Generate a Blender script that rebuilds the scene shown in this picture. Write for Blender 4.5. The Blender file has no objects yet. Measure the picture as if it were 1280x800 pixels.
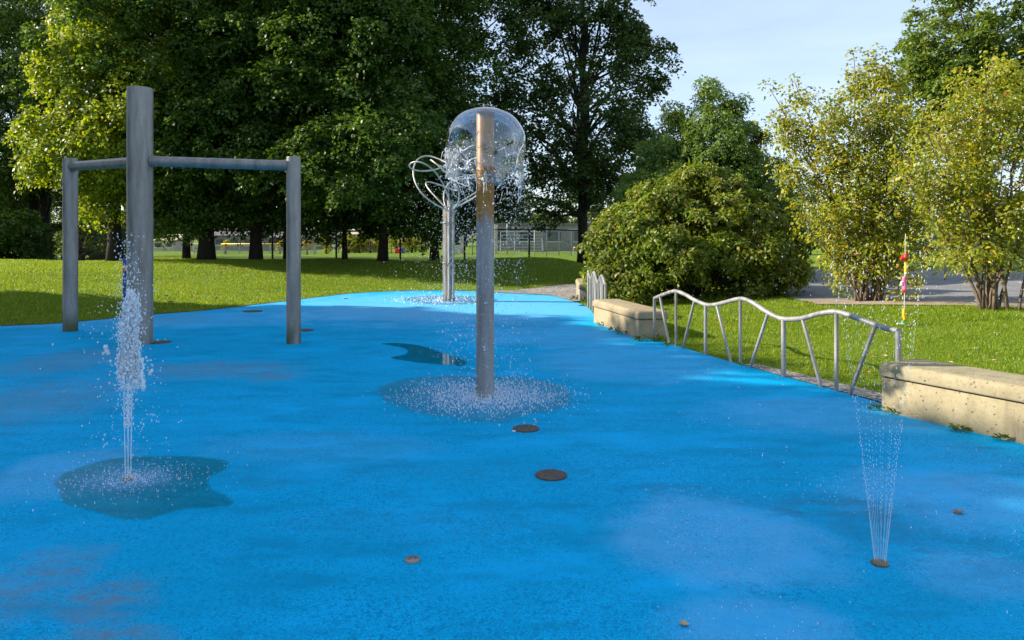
import bpy, bmesh, math, random
import numpy as np
from mathutils import Vector, Matrix

SC = bpy.context.scene
COL = SC.collection
random.seed(7)
RNG = np.random.default_rng(11)
R = math.radians

# ------------------------------------------------------------------ camera
EYE, F, HY = 1.6, 900.0, 294.0            # eye height (m), focal length and horizon row of the 1280 x 800 photograph
cam = bpy.data.cameras.new('camera')
cam.sensor_fit = 'HORIZONTAL'; cam.sensor_width = 36.0
cam.lens = 36.0 * F / 1280.0
cam.shift_y = -(400.0 - HY) / 1280.0
cam.clip_start = 0.05; cam.clip_end = 6000
camo = bpy.data.objects.new('camera', cam); COL.objects.link(camo)
camo.location = (0, 0, EYE); camo.rotation_euler = (R(90), 0, 0)
SC.camera = camo


def gp(px, py, z=0.0):
    """point of the plane at height z seen at a photo pixel"""
    d = (EYE - z) * F / (py - HY)
    return Vector(((px - 640) / F * d, d, z))


def P(px, py, Y):
    return Vector(((px - 640) * Y / F, Y, EYE - (py - HY) * Y / F))


# ------------------------------------------------------------------ sun and sky
SUN_AZ, SUN_EL = R(5), R(27)             # sun on the left, a little behind the scene
SD = Vector((-math.cos(SUN_AZ) * math.cos(SUN_EL), math.sin(SUN_AZ) * math.cos(SUN_EL), math.sin(SUN_EL)))
sl = bpy.data.lights.new('sun', 'SUN'); sl.energy = 4.9; sl.angle = R(0.53); sl.color = (1.0, 0.90, 0.75)
so = bpy.data.objects.new('sun', sl); COL.objects.link(so)
so.rotation_euler = (-SD).to_track_quat('-Z', 'Y').to_euler(); so.location = SD * 60

W = bpy.data.worlds.new('World'); SC.world = W; W.use_nodes = True
nt = W.node_tree; nt.nodes.clear()
def wn(t, **k):
    n = nt.nodes.new(t)
    for a, b in k.items(): setattr(n, a, b)
    return n
wo = wn('ShaderNodeOutputWorld'); bg = wn('ShaderNodeBackground'); sky = wn('ShaderNodeTexSky')
sky.sky_type = 'NISHITA'; sky.sun_disc = False; sky.sun_elevation = SUN_EL
sky.sun_rotation = math.atan2(SD.x, SD.y)
sky.air_density = 1.0; sky.dust_density = 0.6; sky.ozone_density = 1.6; sky.altitude = 60
tc = wn('ShaderNodeTexCoord'); mp = wn('ShaderNodeMapping'); mp.inputs['Scale'].default_value = (1.6, 1.2, 9.0)
mp.inputs['Rotation'].default_value = (0.0, 0.16, 0.3)
nz = wn('ShaderNodeTexNoise'); nz.inputs['Scale'].default_value = 2.2; nz.inputs['Detail'].default_value = 7; nz.inputs['Roughness'].default_value = 0.55
cr = wn('ShaderNodeMapRange'); cr.inputs['From Min'].default_value = 0.36; cr.inputs['From Max'].default_value = 0.75
cr.inputs['To Min'].default_value = 0.34; cr.inputs['To Max'].default_value = 0.58
mx = wn('ShaderNodeMix', data_type='RGBA'); mx.inputs['B'].default_value = (4.7, 5.5, 7.0, 1)
nt.links.new(tc.outputs['Generated'], mp.inputs['Vector']); nt.links.new(mp.outputs[0], nz.inputs['Vector'])
nt.links.new(nz.outputs['Fac'], cr.inputs['Value']); nt.links.new(cr.outputs[0], mx.inputs['Factor'])
nt.links.new(sky.outputs[0], mx.inputs['A']); nt.links.new(mx.outputs['Result'], bg.inputs['Color'])
bg.inputs['Strength'].default_value = 0.10
nt.links.new(bg.outputs[0], wo.inputs[0])

vs = SC.view_settings
vs.view_transform = 'Standard'; vs.look = 'None'; vs.gamma = 1.0; vs.use_curve_mapping = False
vs.exposure = 1.08
SC.cycles.use_denoising = True
SC.cycles.max_bounces = 10; SC.cycles.transparent_max_bounces = 24
SC.cycles.caustics_reflective = False; SC.cycles.caustics_refractive = False
SC.cycles.sample_clamp_indirect = 6.0

# ------------------------------------------------------------------ materials
class Mat:
    def __init__(s, name):
        s.m = bpy.data.materials.new(name); s.m.use_nodes = True
        s.t = s.m.node_tree; s.t.nodes.clear()
        s.out = s.n('ShaderNodeOutputMaterial')
    def n(s, t, **k):
        q = s.t.nodes.new(t)
        for a, b in k.items():
            if a in q.inputs: q.inputs[a].default_value = b
            else: setattr(q, a, b)
        return q
    def l(s, a, b): s.t.links.new(a, b)
    def coord(s, kind='Object'): return s.n('ShaderNodeTexCoord').outputs[kind]
    def mapping(s, v, scale=(1, 1, 1), loc=(0, 0, 0), rot=(0, 0, 0)):
        m = s.n('ShaderNodeMapping'); m.inputs['Scale'].default_value = scale
        m.inputs['Location'].default_value = loc; m.inputs['Rotation'].default_value = rot
        s.l(v, m.inputs['Vector']); return m.outputs[0]
    def noise(s, v, scale, detail=4, rough=0.55, dist=0.0):
        q = s.n('ShaderNodeTexNoise', Scale=scale, Detail=detail, Roughness=rough, Distortion=dist)
        s.l(v, q.inputs['Vector']); return q.outputs['Fac']
    def ramp(s, v, stops, interp='LINEAR'):
        q = s.n('ShaderNodeValToRGB'); e = q.color_ramp.elements; q.color_ramp.interpolation = interp
        while len(e) < len(stops): e.new(0.5)
        for i, (p, c) in enumerate(stops):
            e[i].position = p; e[i].color = (*c, 1) if len(c) == 3 else c
        s.l(v, q.inputs[0]); return q.outputs['Color']
    def mr(s, v, a, b, c=0.0, d=1.0, smooth=False):
        q = s.n('ShaderNodeMapRange'); q.inputs['From Min'].default_value = a; q.inputs['From Max'].default_value = b
        q.inputs['To Min'].default_value = c; q.inputs['To Max'].default_value = d
        if smooth: q.interpolation_type = 'SMOOTHSTEP'
        s.l(v, q.inputs['Value']); return q.outputs[0]
    def mix(s, f, a, b, mode='MIX'):
        q = s.n('ShaderNodeMix', data_type='RGBA', blend_type=mode)
        for nm, v in (('Factor', f), ('A', a), ('B', b)):
            if hasattr(v, 'is_output') or hasattr(v, 'links'): s.l(v, q.inputs[nm])
            elif nm == 'Factor': q.inputs[nm].default_value = v
            else: q.inputs[nm].default_value = (*v, 1)
        return q.outputs['Result']
    def math(s, op, a, b=0.0):
        q = s.n('ShaderNodeMath', operation=op)
        for i, v in enumerate((a, b)):
            if hasattr(v, 'links'): s.l(v, q.inputs[i])
            else: q.inputs[i].default_value = v
        return q.outputs[0]
    def bump(s, h, strength=0.3, dist=0.01):
        q = s.n('ShaderNodeBump'); q.inputs['Strength'].default_value = strength; q.inputs['Distance'].default_value = dist
        s.l(h, q.inputs['Height']); return q.outputs[0]
    def bsdf(s, color, rough=0.6, metal=0.0, normal=None, spec=0.5, **k):
        q = s.n('ShaderNodeBsdfPrincipled')
        for nm, v in (('Base Color', color), ('Roughness', rough), ('Metallic', metal), ('Specular IOR Level', spec)):
            if hasattr(v, 'links'): s.l(v, q.inputs[nm])
            elif nm == 'Base Color': q.inputs[nm].default_value = (*v, 1)
            else: q.inputs[nm].default_value = v
        if normal is not None: s.l(normal, q.inputs['Normal'])
        for a, b in k.items(): q.inputs[a.replace('_', ' ')].default_value = b
        return q.outputs[0]
    def done(s, sh):
        s.l(sh, s.out.inputs['Surface']); return s.m


def mat_plain(name, c, rough=0.6, metal=0.0, var=0.25, scale=6.0, bump=0.0, spec=0.5):
    m = Mat(name); v = m.coord()
    f = m.noise(v, scale, 5)
    lo = tuple(x * (1 - var) for x in c); hi = tuple(min(1, x * (1 + var)) for x in c)
    col = m.ramp(f, [(0.3, lo), (0.7, hi)])
    nrm = m.bump(m.noise(v, scale * 8, 3), bump, 0.004) if bump else None
    return m.done(m.bsdf(col, rough, metal, nrm, spec))


def mat_leaf(name, stops, trans=0.35, patch=None, patch_scale=0.5, rough=0.45, spec=0.35, tboost=1.25):
    m = Mat(name)
    g = m.n('ShaderNodeNewGeometry')
    col = m.ramp(g.outputs['Random Per Island'], stops)
    if patch is not None:
        f = m.noise(m.coord(), patch_scale, 3)
        col = m.mix(m.mr(f, 0.5, 0.68, 0, 0.75, True), col, patch)
    d = m.bsdf(col, rough, 0, None, spec)
    t = m.n('ShaderNodeBsdfTranslucent')
    tcol = m.mix(1.0, col, (tboost * 1.25, tboost * 1.15, tboost * 0.5), 'MULTIPLY')
    m.l(tcol, t.inputs['Color'])
    x = m.n('ShaderNodeMixShader'); x.inputs[0].default_value = trans
    m.l(d, x.inputs[1]); m.l(t.outputs[0], x.inputs[2])
    return m.done(x.outputs[0])


def mat_bark(name, a, b):
    m = Mat(name); v = m.mapping(m.coord(), (1, 1, 0.22))
    f = m.noise(v, 22, 6, 0.65); 
    return m.done(m.bsdf(m.ramp(f, [(0.3, a), (0.7, b)]), 0.9, 0, m.bump(f, 0.9, 0.03), 0.2))


def ellipse_mask(m, v, cx, cy, rx, ry, rot=0.0, edge=0.35, wob=None):
    """soft-edged ellipse on the ground (wear with a shape of its own)"""
    q = m.n('ShaderNodeMapping', vector_type='TEXTURE')
    q.inputs['Location'].default_value = (cx, cy, 0); q.inputs['Rotation'].default_value = (0, 0, rot)
    q.inputs['Scale'].default_value = (rx, ry, 1)
    m.l(v, q.inputs['Vector'])
    L = m.n('ShaderNodeVectorMath', operation='LENGTH'); m.l(q.outputs[0], L.inputs[0])
    d = L.outputs['Value']
    if wob is not None: d = m.math('ADD', d, wob)
    return m.mr(d, 1.0 - edge, 1.0 + edge, 1.0, 0.0, True)


def mat_pad():
    m = Mat('blue rubber'); v = m.coord()
    flat = m.mapping(v, (1, 1, 0))
    grain = m.n('ShaderNodeTexVoronoi', Scale=190.0); m.l(flat, grain.inputs['Vector'])
    g = grain.outputs['Color']
    sep = m.n('ShaderNodeSeparateColor'); m.l(g, sep.inputs[0])
    base = m.ramp(sep.outputs[0], [(0.0, (0.0, 0.17, 0.31)), (0.25, (0.0, 0.34, 0.66)), (0.75, (0.001, 0.405, 0.76)), (1.0, (0.006, 0.54, 0.90))])
    mid = m.n('ShaderNodeTexVoronoi', Scale=62.0); m.l(flat, mid.inputs['Vector'])
    sep2 = m.n('ShaderNodeSeparateColor'); m.l(mid.outputs['Color'], sep2.inputs[0])
    base = m.mix(m.mr(sep2.outputs[1], 0.86, 0.9, 0, 0.45), base, (0.001, 0.16, 0.34))
    big = m.noise(flat, 0.75, 5, 0.6)
    base = m.mix(m.mr(big, 0.38, 0.68, 0.0, 0.55, True), base, (0.001, 0.33, 0.56))
    mot = m.noise(m.mapping(flat, (0.55, 1.6, 1)), 2.3, 6, 0.65)
    base = m.mix(m.mr(mot, 0.46, 0.7, 0, 0.75, True), base, (0.001, 0.26, 0.46))
    mot2 = m.noise(m.mapping(flat, (0.8, 1.5, 1), (4, 7, 0)), 1.2, 6, 0.6)
    base = m.mix(m.mr(mot2, 0.48, 0.72, 0, 0.7, True), base, (0.004, 0.45, 0.86))
    wob = m.math('MULTIPLY', m.math('SUBTRACT', m.noise(flat, 1.7, 5, 0.65), 0.5), 1.5)
    wob2 = m.math('MULTIPLY', m.math('SUBTRACT', m.noise(flat, 4.5, 5, 0.7), 0.5), 2.2)
    # worn, pinkish grey patches where the blue has rubbed off
    def px(cx, cy, w, h):
        c = gp(cx, cy); a = gp(cx - w / 2, cy); b = gp(cx, cy - h / 2); c2 = gp(cx, cy + h / 2)
        return c.x, (b.y + c2.y) / 2, c.x - a.x, (b.y - c2.y) / 2
    for (cx, cy, w, h, k) in ((85, 452, 120, 30, 0.75), (265, 463, 190, 20, 0.8), (345, 472, 50, 10, 0.75), (30, 505, 190, 56, 0.7), (215, 400, 90, 8, 0.5), (640, 405, 130, 8, 0.4),
                              (135, 752, 100, 54, 0.85), (30, 735, 130, 90, 0.75), (140, 798, 130, 26, 0.85)):
        e = ellipse_mask(m, flat, *px(cx, cy, w, h), edge=0.6, wob=wob2)
        base = m.mix(m.math('MULTIPLY', m.math('MULTIPLY', e, k), m.mr(m.noise(m.mapping(flat, (1, 2.2, 1)), 7, 6, 0.75), 0.38, 0.62, 0.1, 1.0)), base, (0.13, 0.23, 0.32))
    # pale mineral film left by the splashes, and bleached turquoise round the far spray
    for (cx, cy, w, h, k) in ((910, 682, 270, 110, 0.5), (950, 785, 230, 80, 0.42), (1190, 625, 280, 70, 0.40), (1230, 720, 160, 60, 0.35), (75, 592, 140, 60, 0.45),
                              (790, 455, 250, 45, 0.3), (180, 400, 420, 22, 0.3), (560, 385, 460, 40, 0.7), (400, 560, 300, 40, 0.15), (690, 420, 260, 24, 0.35), (1060, 520, 330, 44, 0.35)):
        e = ellipse_mask(m, flat, *px(cx, cy, w, h), edge=0.32, wob=wob)
        base = m.mix(m.math('MULTIPLY', m.math('MULTIPLY', e, k), m.mr(m.noise(flat, 5.5, 6, 0.7), 0.3, 0.65, 0.45, 1.0)), base, (0.16, 0.47, 0.80))
    e = ellipse_mask(m, flat, -0.9, 15.6, 2.7, 1.9, edge=0.3, wob=wob)
    base = m.mix(m.math('MULTIPLY', e, 0.6), base, (0.12, 0.42, 0.68))
    # darker damp stains
    for (cx, cy, w, h, k) in ((1040, 638, 210, 34, 0.75), (1190, 690, 190, 50, 0.5), (850, 614, 120, 20, 0.5), (1110, 660, 120, 40, 0.35), (470, 590, 500, 26, 0.25), (520, 655, 300, 40, 0.3), (330, 605, 50, 14, 0.5), (480, 410, 120, 30, 0.35)):
        e = ellipse_mask(m, flat, *px(cx, cy, w, h), edge=0.6, wob=wob2)
        base = m.mix(m.math('MULTIPLY', m.math('MULTIPLY', e, k), m.mr(m.noise(m.mapping(flat, (1, 1.8, 1), (3, 1, 0)), 6, 6, 0.75), 0.4, 0.62, 0.0, 1.0)), base, (0.03, 0.19, 0.33))
    nrm = m.bump(grain.outputs['Distance'], 0.35, 0.004)
    r = m.mr(big, 0.3, 0.7, 0.55, 0.75)
    return m.done(m.bsdf(base, r, 0, nrm, 0.04))


def mat_metal(name, c, rust=None, base_stain=None):
    m = Mat(name); v = m.coord()
    st = m.mapping(v, (1, 1, 0.16))
    f = m.noise(st, 9, 6, 0.65)
    col = m.ramp(f, [(0.28, tuple(x * 0.5 for x in c)), (0.52, c), (0.78, tuple(min(1, x * 1.45) for x in c))])
    sp = m.noise(v, 60, 4, 0.7)
    col = m.mix(m.mr(sp, 0.5, 0.7, 0, 0.55), col, tuple(x * 0.5 for x in c))
    met = 0.05 if rust else 0.3
    if rust:
        z0, z1 = rust
        s = m.n('ShaderNodeSeparateXYZ'); m.l(v, s.inputs[0])
        drip = m.noise(m.mapping(v, (1, 1, 0.10)), 14, 5, 0.7)
        zz = m.math('ADD', s.outputs['Z'], m.math('MULTIPLY', m.math('SUBTRACT', drip, 0.5), 0.55))
        mask = m.math('MULTIPLY', m.mr(zz, z0 - 0.05, z0 + 0.12, 0, 1, True), m.mr(zz, z1 - 0.12, z1 + 0.12, 1, 0.35, True))
        rc = m.ramp(m.noise(m.mapping(v, (1, 1, 0.3)), 16, 6, 0.7), [(0.28, (0.07, 0.028, 0.004)), (0.48, (0.27, 0.115, 0.007)), (0.75, (0.36, 0.20, 0.022))])
        mask = m.math('MULTIPLY', mask, m.mr(drip, 0.25, 0.5, 0.85, 1.0, True))
        col = m.mix(mask, col, rc)
    if base_stain:
        s = m.n('ShaderNodeSeparateXYZ'); m.l(v, s.inputs[0])
        mk = m.math('MULTIPLY', m.mr(s.outputs['Z'], 0.02, 0.45, 1, 0, True), m.mr(m.noise(st, 5, 4), 0.42, 0.6, 0, 0.9, True))
        col = m.mix(mk, col, base_stain)
    return m.done(m.bsdf(col, m.mr(f, 0.3, 0.7, 0.38, 0.55), met, m.bump(sp, 0.08, 0.003), 0.5))


def mat_concrete(name, a, b, stain, k=0.6):
    m = Mat(name); v = m.coord()
    f = m.noise(v, 5, 6, 0.65)
    col = m.ramp(f, [(0.3, a), (0.7, b)])
    s = m.noise(m.mapping(v, (1, 1, 0.2)), 4.5, 5, 0.7)
    col = m.mix(m.mr(s, 0.52, 0.72, 0, k, True), col, stain)
    pit = m.n('ShaderNodeTexVoronoi', Scale=24.0); m.l(v, pit.inputs['Vector'])
    sz = m.noise(v, 9, 2)
    hole = m.mr(m.math('ADD', pit.outputs['Distance'], m.mr(sz, 0.38, 0.62, 0.0, 0.22)), 0.16, 0.30, 1, 0, True)
    col = m.mix(m.math('MULTIPLY', hole, 0.7), col, tuple(x * 0.3 for x in a))
    fine = m.noise(v, 120, 3, 0.7)
    col = m.mix(m.mr(fine, 0.5, 0.7, 0, 0.4), col, tuple(x * 0.55 for x in a))
    blot = m.noise(v, 26, 5, 0.7)
    col = m.mix(m.mr(blot, 0.5, 0.72, 0, 0.55, True), col, tuple(x * 0.62 for x in a))
    h = m.math('SUBTRACT', m.math('MULTIPLY', fine, 0.4), hole)
    return m.done(m.bsdf(col, 0.85, 0, m.bump(h, 0.6, 0.010), 0.2))


def mat_lawn():
    m = Mat('lawn turf'); v = m.coord()
    a = m.noise(v, 0.35, 4, 0.6); b = m.noise(v, 14, 5, 0.7); c = m.noise(v, 60, 3, 0.7)
    col = m.ramp(b, [(0.25, (0.06, 0.105, 0.007)), (0.5, (0.14, 0.225, 0.012)), (0.78, (0.25, 0.33, 0.025))])
    col = m.mix(m.mr(a, 0.45, 0.7, 0, 0.5, True), col, (0.17, 0.215, 0.022))
    col = m.mix(m.mr(c, 0.5, 0.8, 0, 0.5), col, (0.03, 0.05, 0.01))
    h = m.math('ADD', m.math('MULTIPLY', b, 0.6), m.math('MULTIPLY', c, 0.6))
    d = m.bsdf(col, 0.85, 0, m.bump(h, 0.9, 0.08), 0.15)
    return m.done(d)


def mat_gravel(name, stops, scale, bump=0.6):
    m = Mat(name); v = m.coord()
    q = m.n('ShaderNodeTexVoronoi', Scale=scale); m.l(v, q.inputs['Vector'])
    s = m.n('ShaderNodeSeparateColor'); m.l(q.outputs['Color'], s.inputs[0])
    col = m.ramp(s.outputs[0], stops)
    col = m.mix(m.mr(m.noise(v, 1.2, 5), 0.4, 0.7, 0, 0.4, True), col, tuple(x * 0.6 for x in stops[0][1]))
    return m.done(m.bsdf(col, 0.9, 0, m.bump(q.outputs['Distance'], bump, 0.012), 0.2))


def mat_film(name, tint, gain=1.0, bscale=18.0, bstr=0.15, bdist=0.01, rough=0.02, base=0.0):
    """thin sheet of water: tinted see-through film with a Fresnel mirror"""
    m = Mat(name); v = m.coord()
    nrm = m.bump(m.noise(v, bscale, 4, 0.55, 0.4), bstr, bdist)
    fr = m.n('ShaderNodeFresnel', IOR=1.33); m.l(nrm, fr.inputs['Normal'])
    fac = m.math('MINIMUM', m.math('ADD', m.math('MULTIPLY', fr.outputs[0], gain), base), 1.0)
    t = m.n('ShaderNodeBsdfTransparent'); t.inputs['Color'].default_value = (*tint, 1)
    g = m.n('ShaderNodeBsdfGlossy', Roughness=rough); m.l(nrm, g.inputs['Normal'])
    x = m.n('ShaderNodeMixShader'); m.l(fac, x.inputs[0]); m.l(t.outputs[0], x.inputs[1]); m.l(g.outputs[0], x.inputs[2])
    return m.done(x.outputs[0])


def mat_drop(name, white=0.6, tr=0.45):
    m = Mat(name)
    d = m.bsdf((0.93, 0.96, 0.99), 0.08, 0, None, 0.6)
    tl = m.n('ShaderNodeBsdfTranslucent'); tl.inputs['Color'].default_value = (0.96, 0.98, 1.0, 1)
    a = m.n('ShaderNodeMixShader'); a.inputs[0].default_value = tr; m.l(d, a.inputs[1]); m.l(tl.outputs[0], a.inputs[2])
    t = m.n('ShaderNodeBsdfTransparent'); t.inputs['Color'].default_value = (0.97, 0.99, 1, 1)
    x = m.n('ShaderNodeMixShader'); x.inputs[0].default_value = white
    m.l(t.outputs[0], x.inputs[1]); m.l(a.outputs[0], x.inputs[2])
    return m.done(x.outputs[0])


M = {}
M['pad'] = mat_pad()
M['galv'] = mat_metal('galvanised steel', (0.262, 0.243, 0.218))
M['galv_algae'] = mat_metal('galvanised steel with algae', (0.262, 0.243, 0.218), None, (0.06, 0.075, 0.012))
M['rusty'] = mat_metal('rust streaked steel', (0.27, 0.265, 0.26), (1.72, 2.78))
M['stainless'] = mat_metal('brushed stainless', (0.46, 0.43, 0.39))
M['rail'] = mat_metal('satin rail steel', (0.31, 0.295, 0.27))
M['lid'] = mat_plain('cast drain metal', (0.10, 0.085, 0.07), 0.6, 0.4, 0.4, 40, 0.4)
M['brass'] = mat_plain('dull bronze', (0.20, 0.15, 0.10), 0.5, 0.6, 0.3, 40, 0.2)
M['concrete'] = mat_concrete('buff concrete', (0.26, 0.222, 0.13), (0.37, 0.315, 0.195), (0.16, 0.13, 0.08))
M['concrete_old'] = mat_concrete('stained concrete', (0.28, 0.23, 0.14), (0.40, 0.33, 0.21), (0.33, 0.19, 0.05), 0.8)
M['concrete_grey'] = mat_concrete('grey concrete', (0.24, 0.215, 0.18), (0.33, 0.30, 0.25), (0.16, 0.13, 0.09))
M['lawn'] = mat_lawn()
M['gravel'] = mat_gravel('gravel', [(0.0, (0.10, 0.085, 0.07)), (0.5, (0.25, 0.225, 0.20)), (1.0, (0.50, 0.47, 0.43))], 38)
M['asphalt'] = mat_gravel('asphalt', [(0.0, (0.15, 0.15, 0.15)), (0.5, (0.20, 0.197, 0.19)), (1.0, (0.27, 0.265, 0.255))], 70, 0.3)
M['sand'] = mat_gravel('sandy edge', [(0.0, (0.24, 0.19, 0.14)), (0.5, (0.33, 0.27, 0.20)), (1.0, (0.42, 0.35, 0.27))], 60, 0.3)
M['soil'] = mat_gravel('bare soil', [(0.0, (0.05, 0.038, 0.025)), (0.5, (0.10, 0.075, 0.05)), (1.0, (0.18, 0.14, 0.10))], 60)
M['bark'] = mat_bark('dark bark', (0.018, 0.015, 0.012), (0.055, 0.046, 0.038))
M['bark_pale'] = mat_bark('grey brown bark', (0.09, 0.065, 0.045), (0.23, 0.17, 0.12))
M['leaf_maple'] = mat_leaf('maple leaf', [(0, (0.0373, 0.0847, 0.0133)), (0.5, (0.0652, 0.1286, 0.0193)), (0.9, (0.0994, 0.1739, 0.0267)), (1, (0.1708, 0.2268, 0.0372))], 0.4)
M['leaf_maple_lit'] = mat_leaf('sun-brightened maple leaf', [(0, (0.0936, 0.1656, 0.012)), (0.5, (0.2028, 0.2829, 0.018)), (0.9, (0.312, 0.3657, 0.024)), (1, (0.468, 0.414, 0.036))], 0.48)  # maple leaf again, with sunlight put into a brighter, yellower colour
M['leaf_locust'] = mat_leaf('airy dark leaf', [(0, (0.035, 0.0725, 0.0163)), (0.6, (0.0625, 0.11, 0.0225)), (0.96, (0.1, 0.1438, 0.025)), (1, (0.35, 0.2375, 0.025))], 0.38)
M['leaf_blue'] = mat_leaf('blue green leaf', [(0, (0.075, 0.145, 0.038)), (0.5, (0.13, 0.22, 0.05)), (1, (0.22, 0.31, 0.055))], 0.46, (0.20, 0.26, 0.04), 0.7)
M['leaf_mid'] = mat_leaf('mid green leaf', [(0, (0.0648, 0.1173, 0.0211)), (0.6, (0.1224, 0.1932, 0.029)), (1, (0.216, 0.276, 0.0396))], 0.4, (0.13, 0.17, 0.02), 0.5)
M['leaf_dogwood'] = mat_leaf('dogwood leaf', [(0, (0.065, 0.1105, 0.013)), (0.45, (0.143, 0.208, 0.0195)), (0.78, (0.221, 0.247, 0.0286)), (0.9, (0.234, 0.156, 0.0455)), (1, (0.39, 0.494, 0.039))], 0.42, (0.17, 0.25, 0.016), 1.1)
M['leaf_service'] = mat_leaf('serviceberry leaf', [(0, (0.11, 0.1562, 0.0154)), (0.45, (0.231, 0.286, 0.0264)), (0.85, (0.374, 0.385, 0.0385)), (0.97, (0.506, 0.396, 0.033)), (1, (0.462, 0.165, 0.0275))], 0.46, (0.34, 0.33, 0.035), 1.2)
M['leaf_far'] = mat_leaf('distant leaf', [(0, (0.05, 0.085, 0.025)), (0.6, (0.09, 0.13, 0.035)), (1, (0.14, 0.17, 0.05))], 0.3)
M['leaf_yellow'] = mat_leaf('yellow leaf', [(0, (0.25, 0.22, 0.02)), (0.6, (0.40, 0.32, 0.03)), (1, (0.5, 0.40, 0.05))], 0.35)
M['weed'] = mat_leaf('weed leaf', [(0, (0.05, 0.10, 0.01)), (1, (0.13, 0.20, 0.03))], 0.35)
M['grass'] = mat_leaf('grass blade', [(0, (0.08, 0.14, 0.006)), (0.5, (0.17, 0.27, 0.010)), (0.9, (0.27, 0.37, 0.016)), (1, (0.46, 0.44, 0.11))], 0.45, (0.23, 0.30, 0.012), 0.75)


def mat_puddle(name, tint, gain, bscale, bstr, rough, soft, foamk):
    """water film that thins out to nothing at a ragged rim, with specks of foam where drops land"""
    m = Mat(name); v = m.coord()
    nrm = m.bump(m.noise(v, bscale, 4, 0.55, 0.4), bstr, 0.012)
    fr = m.n('ShaderNodeFresnel', IOR=1.33); m.l(nrm, fr.inputs['Normal'])
    dep = m.n('ShaderNodeAttribute', attribute_name='depth').outputs['Fac']
    fo = m.n('ShaderNodeAttribute', attribute_name='foam').outputs['Fac']
    rag = m.math('MULTIPLY', m.math('SUBTRACT', m.noise(v, 9, 6, 0.7), 0.5), soft * 2.2)
    k = m.mr(m.math('ADD', dep, rag), 0.0, soft, 0.0, 1.0, True)
    fac = m.math('MULTIPLY', m.math('MINIMUM', m.math('MULTIPLY', fr.outputs[0], gain), 1.0), k)
    t = m.n('ShaderNodeBsdfTransparent'); m.l(m.mix(k, (1, 1, 1), tint), t.inputs['Color'])
    g = m.n('ShaderNodeBsdfGlossy', Roughness=rough); m.l(nrm, g.inputs['Normal'])
    x = m.n('ShaderNodeMixShader'); m.l(fac, x.inputs[0]); m.l(t.outputs[0], x.inputs[1]); m.l(g.outputs[0], x.inputs[2])
    d = m.n('ShaderNodeBsdfDiffuse'); d.inputs['Color'].default_value = (0.30, 0.60, 0.90, 1)
    sp_ = m.noise(v, 55, 5, 0.75)
    thr = m.mr(m.math('ADD', sp_, m.math('MULTIPLY', fo, 0.30)), 0.62, 0.9, 0.0, foamk, True)
    y = m.n('ShaderNodeMixShader'); m.l(m.math('MULTIPLY', thr, m.math('MULTIPLY', k, m.mr(fo, 0.02, 0.3, 0, 1))), y.inputs[0]); m.l(x.outputs[0], y.inputs[1]); m.l(d.outputs[0], y.inputs[2])
    return m.done(y.outputs[0])
M['puddle'] = mat_puddle('puddle water', (0.76, 0.90, 0.82), 0.8, 9, 0.05, 0.02, 0.05, 0.0)
M['puddle_rippled'] = mat_puddle('rippled puddle water', (0.84, 0.94, 0.87), 0.55, 38, 0.3, 0.16, 0.03, 0.6)
M['puddle_thin'] = mat_puddle('thin splashed water', (0.90, 0.96, 0.93), 0.45, 60, 0.4, 0.25, 0.12, 0.6)
M['dome'] = mat_film('water sheet', (0.97, 0.985, 0.995), 2.8, 5, 0.08, 0.03, 0.0, 0.09)
M['torn'] = mat_film('torn water sheet', (0.95, 0.975, 1.0), 4.5, 16, 0.9, 0.04, 0.03, 0.10)
M['drop'] = mat_drop('water drop', 0.62)
M['froth'] = mat_drop('white water', 0.92, 0.6)
M['stream'] = mat_drop('thin stream', 0.4)
M['iron'] = mat_plain('dark painted steel', (0.03, 0.03, 0.03), 0.5, 0.3)
M['wire'] = mat_plain('dull wire', (0.16, 0.17, 0.17), 0.6, 0.3)
M['wire_pale'] = mat_plain('galvanised wire', (0.40, 0.41, 0.42), 0.5, 0.3)
M['blue_paint'] = mat_plain('blue paint', (0.01, 0.08, 0.36), 0.4)
M['orange'] = mat_plain('orange paint', (0.75, 0.22, 0.02), 0.5)
M['yellow'] = mat_plain('yellow plastic', (0.72, 0.42, 0.01), 0.45, 0, 0.1)
M['white'] = mat_plain('white paint', (0.75, 0.75, 0.73), 0.5, 0, 0.08)
M['red'] = mat_plain('red plastic', (0.75, 0.03, 0.015), 0.35, 0, 0.1)
M['pink'] = mat_plain('pink plastic', (0.80, 0.16, 0.34), 0.4, 0, 0.15, 30)
M['green'] = mat_plain('green plastic', (0.06, 0.42, 0.10), 0.4, 0, 0.1)
M['brick'] = mat_plain('brown brick', (0.22, 0.13, 0.10), 0.85, 0, 0.3, 2.0)
M['brick_grey'] = mat_plain('grey block', (0.22, 0.20, 0.195), 0.85, 0, 0.2, 2.0)
M['cream'] = mat_plain('cream render', (0.52, 0.44, 0.34), 0.8, 0, 0.15)
M['roof'] = mat_plain('slate roof', (0.16, 0.15, 0.15), 0.8, 0, 0.2)
M['glass'] = mat_plain('window glass', (0.05, 0.06, 0.07), 0.1, 0, 0.2)
M['alu'] = mat_plain('aluminium plank', (0.48, 0.48, 0.48), 0.45, 0.5, 0.15)
M['leaf_dry'] = mat_plain('dry leaf', (0.33, 0.15, 0.05), 0.7, 0, 0.4, 60)
M['leaf_dry_pale'] = mat_plain('pale dry leaf', (0.50, 0.36, 0.20), 0.7, 0, 0.3, 60)

# ------------------------------------------------------------------ mesh helpers
ORG = {}

def tag(o, label=None, cat=None, group=None, kind=None):
    if label: o['label'] = label
    if cat: o['category'] = cat
    if group: o['group'] = group
    if kind: o['kind'] = kind
    return o

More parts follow.
